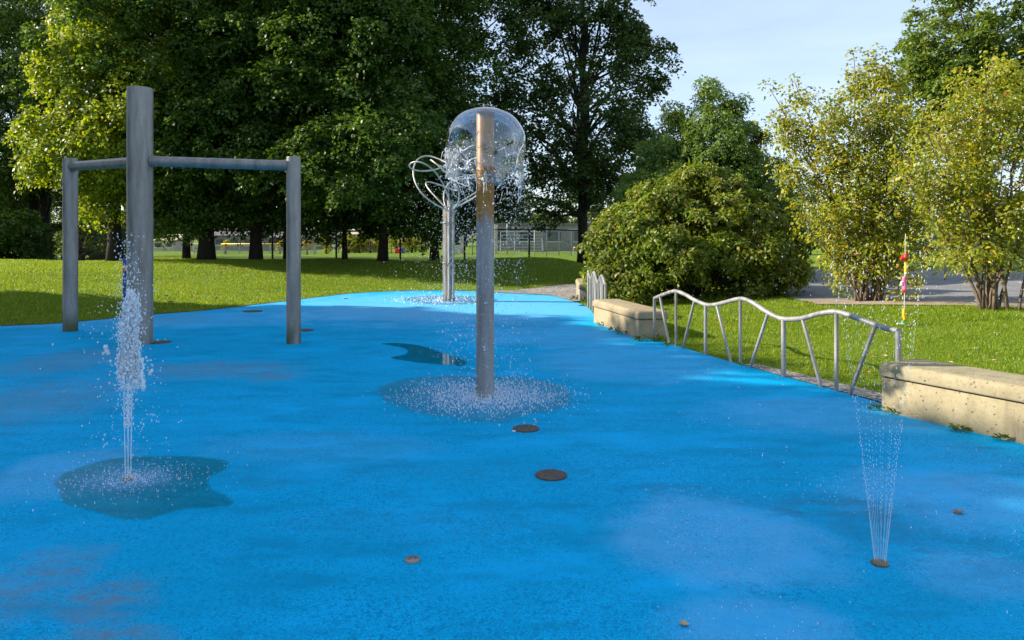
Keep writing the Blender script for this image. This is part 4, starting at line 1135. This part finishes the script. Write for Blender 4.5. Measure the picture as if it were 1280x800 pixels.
bench((1.60, 17.35), (1.72, 19.6), 0.55, 0.43, 'farthest concrete bench with a rounded top, mostly hidden behind the small railing', 'concrete_grey', 'concrete', 0.13, round_far=True)

# ------------------------------------------------------------------ wavy railings
def on_line(px, A, B):
    """point of the plan line A-B seen in photo column px"""
    k = (px - 640) / F
    # X = A.x + s*(B.x-A.x); Y = A.y + s*(B.y-A.y); X = kY
    s = (k * A[1] - A[0]) / ((B[0] - A[0]) - k * (B[1] - A[1]))
    return A[0] + s * (B[0] - A[0]), A[1] + s * (B[1] - A[1])
def railing(A, B, curve, verts, slants, label, r_rail=0.027, r_post=0.021, by_px=True):
    t = thing('wavy_railing', ((A[0] + B[0]) / 2, (A[1] + B[1]) / 2, 0), label, 'railing', 'wavy steel railings along the right edge of the pad')
    pts = []
    for px, py in curve:
        x, y = on_line(px, A, B); pts.append(Vector((x, y, EYE - (py - HY) * y / F)))
    sm = catmull(pts, 8, False)
    mb = MB(); mb.tube(sm, r_rail, 14)
    mb.build('top_rail', M['rail'], t, True, R(50))
    def rail_at(px):
        x, y = on_line(px, A, B)
        q = min(sm, key=lambda v: (v.x - x) ** 2 + (v.y - y) ** 2); return Vector((x, y, q.z))
    for px, r_ in verts:
        p = rail_at(px); m2 = MB(); m2.tube([(p.x, p.y, -0.03), (p.x, p.y, p.z - (0 if px in (verts[0][0], verts[-1][0]) else 0.01))], r_post * r_, 12); m2.build('post', M['rail'], t, True, R(50))
    for (pt, pb) in slants:
        p = rail_at(pt); x, y = on_line(pb, A, B); m2 = MB()
        m2.tube([(x, y, -0.02), (p.x, p.y, p.z - 0.012)], r_post * 0.92, 12); m2.build('slanted_post', M['rail'], t, True, R(50))
    return t
railing((2.16, 10.9), (3.545, 6.64),
        [(818, 373), (830, 368), (844, 364), (857, 368.5), (868, 375), (882, 380.7), (893, 381), (904, 378.5), (925.6, 373.5), (940, 378), (954, 387), (968, 395), (980, 398.8), (1001, 398), (1026, 391.6), (1046, 390), (1067, 396), (1094, 406), (1110, 411), (1123, 413.5)],
        [(818, 1.1), (845, 0.95), (882, 1.15), (925.5, 0.95), (979.5, 1.3), (1045.5, 1.0), (1123, 1.25)],
        [(825, 837), (868, 853), (896, 914), (960, 937), (1003, 1027), (1094, 1061)],
        'long wavy steel tube railing with upright and slanted posts in front of the right lawn')
# second railing seen almost end-on
def railing2():
    A = (1.745, 13.45); B = (1.70, 16.05)
    t = thing('wavy_railing', (1.72, 14.75, 0), 'short distant wavy steel railing seen end-on beyond the stained concrete bench', 'railing', 'wavy steel railings along the right edge of the pad')
    pts = []
    for i in range(41):
        s = i / 40; y = A[1] + (B[1] - A[1]) * s; x = A[0] + (B[0] - A[0]) * s
        z = 0.73 + 0.085 * math.sin(2 * math.pi * (s * 2.25) - 0.9) + 0.02 * s
        pts.append(Vector((x, y, z)))
    mb = MB(); mb.tube(pts, 0.027, 12); mb.build('top_rail', M['rail'], t, True, R(50))
    for s in (0.0, 0.18, 0.36, 0.54, 0.72, 0.88, 1.0):
        q = pts[int(s * 40)]; m2 = MB(); m2.tube([(q.x, q.y, -0.03), (q.x, q.y, q.z)], 0.022, 10); m2.build('post', M['rail'], t, True, R(50))
    for s, d in ((0.1, 0.06), (0.27, -0.06), (0.45, 0.06), (0.63, -0.06), (0.8, 0.06)):
        q = pts[int(s * 40)]; q2 = pts[int((s + d) * 40)]; m2 = MB(); m2.tube([(q2.x, q2.y, -0.02), (q.x, q.y, q.z)], 0.02, 10); m2.build('slanted_post', M['rail'], t, True, R(50))
railing2()

# ------------------------------------------------------------------ activator post behind the tall pole
p = Vector((at(158.5, 15.2), 15.2, 0)); p.z = gz(p.x, p.y)
t = thing('activator_post', p, 'blue post with an orange button, mostly hidden behind the tallest grey pole', 'post')
mb = MB(); mb.lathe([(0.075, -0.1), (0.075, 0.98), (0.082, 0.985), (0.082, 1.05), (0.06, 1.085), (0, 1.09)], p, 24); mb.build('shaft', M['blue_paint'], t, True, R(40))
mb = MB(); mb.lathe([(0.05, 0), (0.05, 0.03), (0.03, 0.045), (0, 0.045)], (0, 0, 0), 20)
mb.v = [(p.x + x + 0.0, p.y - 0.07 - z, p.z + 0.86 + y) for x, y, z in mb.v]; mb.build('button', M['orange'], t, True, R(40))

# ------------------------------------------------------------------ toy string in the serviceberry
Yg = 11.0; gx_ = at(1130.5, Yg)
t = thing('toy_string', (gx_, Yg, 0.2), 'colourful string of red, yellow and pink toy pieces dangling between the serviceberry trees', 'hanging ornament')
def zy(py): return EYE - (py - HY) * Yg / F
mb = MB(); mb.tube([(gx_ + 0.02, Yg, zy(292)), (gx_ + 0.012, Yg, zy(300)), (gx_ + 0.01, Yg, zy(330)), (gx_, Yg, zy(372)), (gx_ - 0.008, Yg, zy(404))], 0.004, 6); mb.build('string', M['white'], t)
def bead(nm, prof_pts, r, mat):
    m2 = MB(); m2.tube(catmull([Vector(q) for q in prof_pts], 5, False), r, 12); return m2.build(nm, M[mat], t, True, R(60))
bead('bird_piece', [(gx_ - 0.055, Yg - 0.01, zy(322.5)), (gx_ - 0.02, Yg - 0.01, zy(324)), (gx_ + 0.012, Yg - 0.01, zy(321)), (gx_ + 0.02, Yg - 0.01, zy(317))], 0.030, 'red')
bead('tube_piece', [(gx_ + 0.028, Yg, zy(326)), (gx_ + 0.025, Yg, zy(334)), (gx_ + 0.022, Yg, zy(339.5))], 0.026, 'yellow')
bead('cap_piece', [(gx_ + 0.022, Yg, zy(340)), (gx_ + 0.022, Yg, zy(342.5))], 0.022, 'white')
bead('doll_piece', [(gx_ + 0.002, Yg, zy(346)), (gx_ - 0.008, Yg, zy(351)), (gx_ + 0.004, Yg, zy(357)), (gx_ + 0.002, Yg, zy(362))], 0.028, 'pink')
bead('wing_piece', [(gx_ - 0.03, Yg, zy(352)), (gx_ - 0.045, Yg, zy(354)), (gx_ - 0.03, Yg, zy(356))], 0.018, 'white')
bead('foot_piece', [(gx_ - 0.012, Yg, zy(362)), (gx_ - 0.002, Yg, zy(365))], 0.024, 'red')
bead('tube_piece', [(gx_ - 0.002, Yg, zy(386)), (gx_ - 0.006, Yg, zy(393)), (gx_ + 0.006, Yg, zy(399))], 0.026, 'yellow')
bead('ring_piece', [(gx_ - 0.018, Yg, zy(400.5)), (gx_ - 0.02, Yg, zy(403))], 0.022, 'green')
bead('bar_piece', [(gx_ - 0.11, Yg, zy(404.5)), (gx_ - 0.03, Yg, zy(405)), (gx_ + 0.0, Yg, zy(405))], 0.014, 'white')

# ------------------------------------------------------------------ weeds, fallen leaves, litter
def weed(px, py, size, label, seed, flat=False):
    rng = np.random.default_rng(seed); p = gp(px, py)
    n = 26; a = rng.uniform(0, 2 * np.pi, n); el = rng.uniform(0.1, 1.0, n); r = rng.uniform(0, 0.6, n) * size
    ax = np.stack([np.cos(a) * np.cos(el), np.sin(a) * np.cos(el), np.sin(el)], -1)
    pos = np.array(p) + np.stack([np.cos(a) * r * 1.4, np.sin(a) * r * 0.7, rng.uniform(0.0, 0.5, n) * size + 0.012], -1)
    nn = norm(np.array([0, 0, 1.0]) + 0.5 * rng.standard_normal((n, 3)))
    L = size * rng.uniform(0.35, 0.8, n)
    o = quads_obj('weed', leaf_quads(pos, nn, ax, L, L * 0.6), M['weed'], None)
    return tag(o, label, 'weed', 'weeds growing at the foot of the concrete benches')
weed(1096, 513.5, 0.07, 'small weed at the left corner of the nearest concrete bench', 1)
weed(1117, 518, 0.07, 'low weed under the nearest bench, second from its left corner', 2)
weed(1199, 540, 0.075, 'leafy weed midway along the foot of the nearest bench', 3)
weed(1252, 551, 0.075, 'leafy weed at the foot of the nearest bench, closest to the right picture edge', 4)
weed(751, 407.5, 0.09, 'yellow-green weed at the far end of the yellow-stained bench', 5)
weed(767, 414.5, 0.09, 'weed against the middle of the yellow-stained bench front', 6)
weed(776, 418.5, 0.08, 'small weed near the front corner of the yellow-stained bench', 7)
weed(800, 427, 0.12, 'spreading weed at the near end of the yellow-stained bench', 8)
weed(816, 427, 0.12, 'weed by the first post of the long wavy railing', 9)
weed(832, 433, 0.07, 'tiny weed by the first slanted post of the long railing', 10)
weed(719, 375, 0.16, 'bright weed beside the farthest concrete bench', 11)
weed(731, 379, 0.14, 'weed at the foot of the short distant railing', 12)
weed(925, 457.5, 0.05, 'tiny weed at the foot of a middle upright of the long railing', 13)

def fallen(px, py, size, label, mat, seed, group='dry leaves lying on the lawn', z=None):
    rr = random.Random(seed)
    d = 10.0; x = y = 0
    zz = 0.0
    for _ in range(12):                           # settle on the sloping lawn
        q = gp(px, py, zz); zz = max(0.0, gz(q.x, q.y))
    q = gp(px, py, zz); a = rr.uniform(0, 6.28)
    lift = 0.04 if zz > 0.002 else 0.010
    mb = MB(); n = 7; top = []
    for k in range(14):
        w = 2 * math.pi * k / 14; rad = size * (0.5 + 0.18 * (k % 2)) * (1.0 + 0.25 * math.cos(w))
        top.append((q.x + rad * math.cos(w + a), q.y + rad * math.sin(w + a), q.z + lift + size * 0.22 * abs(math.sin(w)) + rr.uniform(0, 0.1) * size))
    c = (q.x, q.y, q.z + lift)
    vs = [c] + top + [(x_, y_, z_ - 0.0015) for x_, y_, z_ in [c] + top]
    fs = [(0, 1 + k, 1 + (k + 1) % 14) for k in range(14)] + [(15, 16 + (k + 1) % 14, 16 + k) for k in range(14)] + [(1 + k, 16 + k, 16 + (k + 1) % 14, 1 + (k + 1) % 14) for k in range(14)]
    mb.add(vs, fs); o = mb.build('fallen_leaf', M[mat])
    return tag(o, label, 'leaf', group)
fallen(1198, 643, 0.045, 'reddish-brown dry leaf on the blue rubber right of the beaded jet', 'leaf_dry', 1, 'dry leaves lying on the blue rubber')
fallen(854, 783, 0.03, 'pale dry leaf on the blue rubber near the bottom edge', 'leaf_dry_pale', 2, 'dry leaves lying on the blue rubber')
fallen(457, 575, 0.012, 'tiny dry scrap on the open blue rubber left of the large drain', 'leaf_dry', 3, 'dry leaves lying on the blue rubber')
for i, (px_, py_) in enumerate(((228, 355), (236, 356), (213, 380), (307, 349), (248, 357), (410, 341), (127, 342), (105, 371), (330, 352), (280, 338), (352, 344), (90, 352), (440, 348), (640, 337), (705, 330))):
    fallen(px_, py_, 0.12, 'curled dry leaf lying on the left lawn and mound', 'leaf_dry' if i % 3 else 'leaf_dry_pale', 20 + i, 'curled leaves scattered on the left lawn')
for i, (px_, py_) in enumerate(((951, 440), (1085, 470), (1243, 455), (1180, 420), (1010, 402), (905, 395), (1220, 440), (1150, 430))):
    fallen(px_, py_, 0.05, 'small dry leaf lying on the right lawn behind the railing', 'leaf_dry' if i % 2 else 'leaf_dry_pale', 50 + i, 'dry leaves scattered on the right lawn')
rl = random.Random(99)
for i in range(26):
    fallen(rl.uniform(10, 440), rl.uniform(334, 376), 0.09, 'curled dry leaf lying on the left lawn and mound', 'leaf_dry' if i % 3 else 'leaf_dry_pale', 120 + i, 'curled leaves scattered on the left lawn')
for i in range(18):
    q_ = gp(rl.uniform(860, 1270), rl.uniform(385, 470))
    if poly_dist([q_.x], [q_.y], PADN)[0] > 0.4: fallen(640 + q_.x * F / q_.y, HY + EYE * F / q_.y, 0.045, 'small dry leaf lying on the right lawn behind the railing', 'leaf_dry' if i % 2 else 'leaf_dry_pale', 160 + i, 'dry leaves scattered on the right lawn')
def crumple(px, py, size, mat, label):
    p = gp(px, py); rr = random.Random(int(px)); bm = bmesh.new(); bmesh.ops.create_icosphere(bm, subdivisions=2, radius=1)
    for v in bm.verts: v.co = Vector((v.co.x * size, v.co.y * size * 0.6, max(0, v.co.z) * size * 0.35)) * rr.uniform(0.7, 1.2) + p + Vector((0, 0, 0.005))
    me = bpy.data.meshes.new('litter'); bm.to_mesh(me); bm.free()
    return tag(link_mesh('litter', me, M[mat]), label, 'litter')
crumple(727, 382.5, 0.075, 'blue_paint', 'crumpled blue scrap on the pad below the short distant railing')
crumple(716, 375.5, 0.05, 'white', 'crumpled white scrap on the pad beside the farthest bench')
crumple(643, 539.5, 0.022, 'white', 'tiny whitish scrap beside the drain cover nearest the rusty pole')

# ------------------------------------------------------------------ chain-link fences
def chain_fence(A, B, h, step, wiremat, postmat, label, cell=0.055, wr=0.0022, zbase=None, rail_mid=False, pr=0.03, clear=0.05):
    A = Vector(A); B = Vector(B); L = (B - A).length; d = (B - A) / L
    zA = gz(A.x, A.y); t = thing('chain_link_fence', (A.x, A.y, zA), label, 'fence')
    def pos(s, z):
        q = A + d * s; return Vector((q.x, q.y, (gz(q.x, q.y) if zbase is None else zbase) * 0 + base(s) + z))
    nst = max(1, int(round(L / step))); zs = [gz(*(A + d * (L * i / nst))) for i in range(nst + 1)]
    def base(s):
        f = min(max(s / L * nst, 0), nst); i = min(int(f), nst - 1); return zs[i] + (zs[i + 1] - zs[i]) * (f - i)
    for i in range(nst + 1):
        p = pos(L * i / nst, 0); mb = MB(); mb.tube([p - Vector((0, 0, 0.1)), p + Vector((0, 0, h + 0.03))], pr, 8); mb.build('post', M[postmat], t, True)
    mb = MB(); mb.tube([pos(L * i / nst, h) for i in range(nst + 1)], pr * 0.75, 8); mb.build('top_rail', M[postmat], t, True)
    if rail_mid:
        mb = MB(); mb.tube([pos(L * i / nst, h * 0.5) for i in range(nst + 1)], pr * 0.6, 8); mb.build('middle_rail', M[postmat], t, True)
    vs = []; fs = []; nrm = Vector((-d.y, d.x, 0))
    s = -h
    while s < L:
        for sg in (1, -1):
            s0, z0_, s1, z1_ = (s, clear, s + h - clear, h) if sg > 0 else (s, h, s + h - clear, clear)
            if s0 < 0:
                f = -s0 / (s1 - s0); z0_ += (z1_ - z0_) * f; s0 = 0
            if s1 > L:
                f = (L - s0) / (s1 - s0); z1_ = z0_ + (z1_ - z0_) * f; s1 = L
            if s1 - s0 < 0.02: continue
            a = pos(s0, z0_); b = pos(s1, z1_); w = Vector((d.x, d.y, -sg)).normalized() * wr; off = nrm * (0.004 * sg)
            i0 = len(vs)
            vs += [a + w + off, a - w + off, a + nrm * wr * 1.5 + off, b + w + off, b - w + off, b + nrm * wr * 1.5 + off]
            fs += [(i0, i0 + 1, i0 + 4, i0 + 3), (i0 + 1, i0 + 2, i0 + 5, i0 + 4), (i0 + 2, i0, i0 + 3, i0 + 5)]
        s += cell * 1.414
    mb = MB(); mb.add(vs, fs); mb.build('wire_mesh', M[wiremat], t)
    return t
chain_fence((-22, 32.2), (3.6, 31.6), 1.45, 3.0, 'wire', 'iron', 'long dark chain-link fence crossing behind the big maples', 0.075, 0.003, pr=0.042)
chain_fence((10.2, 21.0), (24.0, 19.6), 3.3, 2.3, 'wire_pale', 'wire_pale', 'tall pale chain-link fence beyond the asphalt walk on the right', 0.06, 0.0026, rail_mid=True)

# ------------------------------------------------------------------ across the sports field
def gpos(px, Y): x = at(px, Y); return x, Y, gz(x, Y)
# low outfield fence with a yellow cap
Yo = 74; xa, xb = at(240, Yo), at(396, Yo); za = gz((xa + xb) / 2, Yo)
t = thing('outfield_fence', ((xa + xb) / 2, Yo, za), 'low outfield fence with a bright yellow cap across the sports field', 'fence')
ztop = EYE - (305 - HY) * Yo / F
mb = MB(); mb.tube([(xa + 3, Yo, ztop), (xb, Yo, ztop)], 0.07, 8); mb.build('yellow_cap', M['yellow'], t, True)
for i in range(9):
    x = xa + 0.2 + (xb - xa - 0.4) * i / 8; mb = MB(); mb.tube([(x, Yo + 0.05, za - 0.1), (x, Yo + 0.05, ztop)], 0.05, 8); mb.build('post', M['wire_pale'], t)
vs = []; fs = []
mb = MB()
for i in range(170):
    x = xa + (xb - xa) * i / 170; mb.tube([(x, Yo + 0.02, za), (x + 0.25, Yo + 0.02, ztop)], 0.008, 4, cap=False); mb.tube([(x + 0.25, Yo + 0.03, za), (x, Yo + 0.03, ztop)], 0.008, 4, cap=False)
mb.build('wire_mesh', M['wire_pale'], t)
Yo2 = 62; t = thing('outfield_fence', (at(745, Yo2), Yo2, gz(at(745, Yo2), Yo2)), 'short stretch of yellow-capped fence beside the tall airy tree trunk', 'fence')
x1, x2 = at(717, Yo2), at(800, Yo2); z2 = EYE - (309.5 - HY) * Yo2 / F; zb = gz(x1, Yo2)
mb = MB(); mb.tube([(x1, Yo2, z2), (x2, Yo2, z2)], 0.06, 8); mb.build('yellow_cap', M['yellow'], t, True)
for i in range(5):
    x = x1 + (x2 - x1) * i / 4; mb = MB(); mb.tube([(x, Yo2 + 0.05, zb - 0.1), (x, Yo2 + 0.05, z2)], 0.04, 8); mb.build('post', M['wire_pale'], t)
# soccer goal
x, y, z = gpos(244, 78); t = thing('soccer_goal', (x, y, z), 'small white soccer goal frame on the far field', 'goal')
mb = MB(); mb.tube([(x - 0.9, y, z), (x - 0.9, y, z + 1.1), (x + 0.9, y, z + 1.1), (x + 0.9, y, z)], 0.05, 8); mb.build('goal_frame', M['white'], t)
mb = MB()
for s in (-0.9, 0.9): mb.tube([(x + s, y, z + 1.1), (x + s, y + 1.0, z)], 0.03, 6)
mb.tube([(x - 0.9, y + 1.0, z + 0.03), (x + 0.9, y + 1.0, z + 0.03)], 0.03, 6); mb.build('back_stay', M['white'], t)

def house(px, Y, w, h, roofh, wallm, roofm, label, depth=6.0, wins=2, flat=False, zoff=0.0):
    x, y, z = gpos(px, Y); z += zoff
    t = thing('house', (x, y, z), label, 'building')
    mb = MB(); mb.box((x, y, z + h / 2 - 0.2), (w, depth, h + 0.4)); mb.build('wall', M[wallm], t)
    mb = MB()
    if flat: mb.box((x, y, z + h + 0.12), (w + 0.4, depth + 0.4, 0.24))
    else:
        a, b, c = w / 2 + 0.3, depth / 2 + 0.3, z + h
        mb.add([(x - a, y - b, c), (x + a, y - b, c), (x + a, y + b, c), (x - a, y + b, c), (x - a, y, c + roofh), (x + a, y, c + roofh)], [(0, 1, 5, 4), (2, 3, 4, 5), (0, 4, 3), (1, 2, 5), (3, 2, 1, 0)])
    mb.build('roof', M[roofm], t)
    for i in range(wins):
        wx = x - w / 2 + w * (i + 0.5) / wins
        mb = MB(); mb.box((wx, y - depth / 2 - 0.02, z + h * 0.55), (w / wins * 0.5, 0.08, h * 0.38)); f = mb.build('window', M['glass'], t)
        mb = MB(); mb.box((wx, y - depth / 2 - 0.05, z + h * 0.55 - h * 0.2), (w / wins * 0.56, 0.12, 0.1)); mb.build('sill', M['white'], f)
    return t
house(217, 100, 3.0, 1.5, 0.8, 'cream', 'cream', 'small pale house beyond the field, left of the widest maple trunk', wins=2)
house(302, 105, 6.0, 2.2, 1.0, 'brick_grey', 'roof', 'low grey house beyond the field between the two widest trunks', wins=3)
house(452, 95, 3.2, 2.3, 0.7, 'brick', 'cream', 'red-brown house with a pale roof beyond the field, between two maple trunks', wins=3)
house(570, 82, 1.6, 2.6, 0.5, 'cream', 'roof', 'narrow tan building beyond the fence, right beside the looped sculpture', wins=1, depth=4)
house(690, 105, 19.0, 3.6, 0.5, 'brick_grey', 'roof', 'long flat-roofed grey school building beyond the bleachers', wins=5, flat=True, depth=10)
house(395, 112, 12.0, 1.9, 0.9, 'brick_grey', 'roof', 'low wide building beyond the field, right of the grey frame', wins=6)
house(40, 100, 9.0, 2.4, 1.2, 'cream', 'roof', 'pale house glimpsed under the dark trees at the left edge', wins=4)
# bleachers
x, y, z = gpos(652, 64); t = thing('bleachers', (x, y, z), 'open aluminium bleachers in front of the long grey school building', 'bleachers')
for i in range(5):
    mb = MB(); mb.box((x, y + i * 0.6, z + 0.35 + i * 0.26), (3.9, 0.3, 0.05)); mb.build('bench_plank', M['alu'], t)
for i in range(4):
    xx = x - 1.9 + i * 1.27; mb = MB(); mb.tube([(xx, y, z), (xx, y, z + 0.33), (xx, y + 2.4, z + 1.38), (xx, y + 2.4, z)], 0.03, 6); mb.build('support', M['wire_pale'], t)
mb = MB(); mb.tube([(x - 1.9, y + 2.6, z + 2.0), (x + 1.9, y + 2.6, z + 2.0)], 0.03, 6); mb.tube([(x - 1.9, y + 2.6, z + 1.7), (x + 1.9, y + 2.6, z + 1.7)], 0.03, 6)
for i in range(4): mb.tube([(x - 1.9 + i * 1.27, y + 2.6, z), (x - 1.9 + i * 1.27, y + 2.6, z + 2.0)], 0.03, 6)
mb.build('guard_rail', M['wire_pale'], t)
chain_fence((at(668, 58), 58), (at(760, 58), 58), 2.1, 0.95, 'wire_pale', 'wire_pale', 'pale chain-link backstop to the right of the aluminium bleachers', 0.12, 0.006)
# basketball hoop
x, y, z = gpos(590, 60); t = thing('basketball_hoop', (x, y, z), 'white fan-shaped basketball backboard beyond the fence', 'basketball hoop')
mb = MB(); mb.tube([(x, y + 0.6, z), (x, y + 0.6, z + 1.5), (x, y + 0.1, z + 1.75)], 0.06, 10); mb.build('support', M['wire_pale'], t, True)
o_ = []; 
for k in range(13):
    a = math.pi * k / 12; o_.append((x + 0.46 * math.cos(a), z + 1.72 + 0.38 * math.sin(a)))
o_ += [(x - 0.40, z + 1.45), (x + 0.40, z + 1.45)]
m2 = MB(); k = len(o_); m2.add([(a, y, b) for a, b in o_] + [(a, y + 0.05, b) for a, b in o_], [tuple(range(k)), tuple(range(2 * k - 1, k - 1, -1))] + [(j, k + j, k + (j + 1) % k, (j + 1) % k) for j in range(k)])
m2.build('backboard', M['white'], t)
m2 = MB(); m2.tube([(x + 0.2 * math.cos(q * math.pi / 8), y - 0.25 + 0.2 * math.sin(q * math.pi / 8), z + 1.5) for q in range(16)], 0.015, 6, closed=True); m2.build('rim', M['orange'], t)
# light poles and a pink pillar
def lamp(px, Y, ytop, label, r=0.08, mat='wire_pale'):
    x, y, z = gpos(px, Y); zt = EYE + (HY - ytop) * Y / F
    t = thing('light_pole', (x, y, z), label, 'light pole', 'thin light poles around the sports field')
    mb = MB(); mb.tube([(x, y, z - 0.1), (x, y, zt)], [r, r * 0.6], 10); mb.build('pole', M[mat], t, True)
    mb = MB(); mb.box((x, y - 0.15, zt + 0.05), (0.7, 0.3, 0.16)); mb.build('lamp_head', M[mat], t)
lamp(393, 80, 262, 'light pole right of the grey frame, beyond the fence')
lamp(423, 90, 268, 'light pole just left of the thin-trunked maple')
lamp(489, 88, 270, 'light pole right of the forked maple trunk')
lamp(533, 92, 255, 'light pole left of the maple on the mound')
lamp(634, 84, 262, 'light pole right of the rusty dome pole')
x, y, z = gpos(620, 76); mb = MB(); mb.box((x, y, z + 1.6), (0.32, 0.32, 3.2), 0, 0.03); o = mb.build('masonry_pillar', M['cream']); tag(o, 'narrow pinkish pillar beyond the fence just right of the rusty dome pole', 'pillar')
# scoreboard / notice and low bright equipment
x, y, z = gpos(417, 72); t = thing('notice_board', (x, y, z), 'small plain white notice board beyond the fence, left of the thin-trunked maple', 'sign')
mb = MB(); mb.box((x, y, z + 1.0), (0.34, 0.05, 0.34)); mb.build('board', M['white'], t)
mb = MB(); mb.tube([(x, y + 0.06, z), (x, y + 0.06, z + 1.1)], 0.03, 6); mb.build('post', M['wire_pale'], t)
x, y, z = gpos(498, 80); t = thing('play_box', (x, y, z), 'low orange-red box with a blue end on the far field edge', 'box')
mb = MB(); mb.box((x, y, z + 0.35), (0.75, 0.6, 0.5), 0, 0.05); mb.build('body', M['red'], t)
mb = MB(); mb.box((x + 0.55, y, z + 0.4), (0.3, 0.6, 0.6), 0, 0.05); mb.build('end_panel', M['blue_paint'], t)

# small yellow saplings and yellow-green shrubs beyond the field
def far_tree(name, px, Y, ytop, rad, mat, label, cat, group, seed, n=26, leaf=0.35, low=0.25):
    x = at(px, Y); z0 = gz(x, Y); h = EYE + (HY - ytop) * Y / F - z0
    lob = [(0, 0, h * 0.55, rad, rad, h * 0.42), (rad * 0.4, 0, h * 0.45, rad * 0.7, rad * 0.7, h * 0.3), (-rad * 0.4, 0, h * 0.6, rad * 0.65, rad * 0.65, h * 0.3)]
    return tree(name, x, Y, h, lob, 0.10 + 0.01 * h, mat, label, cat, group, seed, n, (h * 0.12, h * 0.2), 8, 9, leaf, h * low * 0.5, limbs=6, trunk_top=0.7)
YG = 'small yellow saplings along the outfield fence'
far_tree('yellow_sapling', 282, 76, 299, 0.25, 'leaf_yellow', 'small yellow sapling at the left end of the yellow fence cap', 'sapling', YG, 201, 9, 0.14)
far_tree('yellow_sapling', 350, 76, 301, 0.25, 'leaf_yellow', 'small yellow sapling at the yellow fence cap just left of the right-hand frame pole', 'sapling', YG, 202, 9, 0.14)
far_tree('yellow_sapling', 384, 76, 300, 0.27, 'leaf_yellow', 'small yellow sapling just right of the right-hand frame pole', 'sapling', YG, 203, 9, 0.14)
SG = 'yellow-green shrubs beyond the chain-link fence'
sl_ = ['left of the thin-trunked maple', 'right of the thin-trunked maple', 'in front of the red-brown house', 'just left of the forked maple trunk', 'just right of the forked maple trunk', 'midway between the forked trunk and the mound maple', 'just left of the mound maple trunk']
for i, (px_, yt) in enumerate(((408, 292), (436, 292), (449, 295), (463, 291), (496, 292), (515, 289), (527, 288))):
    far_tree('yellow_shrub', px_, 84 + i * 0.7, yt, 0.8, 'leaf_service', 'yellow-green shrub beyond the fence ' + sl_[i], 'shrub', SG, 210 + i, 18, 0.2, 0.05)
FG = 'distant trees beyond the sports field'
rr = random.Random(77)
for i in range(34):
    px_ = -90 + i * 27 + rr.uniform(-8, 8); Y = rr.uniform(118, 150); yt = rr.uniform(238, 268)
    far_tree('distant_tree', px_, Y, yt, rr.uniform(2.4, 3.6), 'leaf_far', 'hazy green tree in the tree line beyond the sports field', 'tree', FG, 300 + i, 40, 0.5, 0.05)
for i in range(12):
    px_ = 800 + i * 52 + rr.uniform(-10, 10); Y = rr.uniform(60, 85); yt = rr.uniform(225, 262)
    far_tree('distant_tree', px_, Y, yt, rr.uniform(1.8, 2.8), 'leaf_far', 'green tree glimpsed through the serviceberry leaves beyond the asphalt walk', 'tree', 'trees beyond the asphalt walk', 400 + i, 40, 0.35, 0.05)
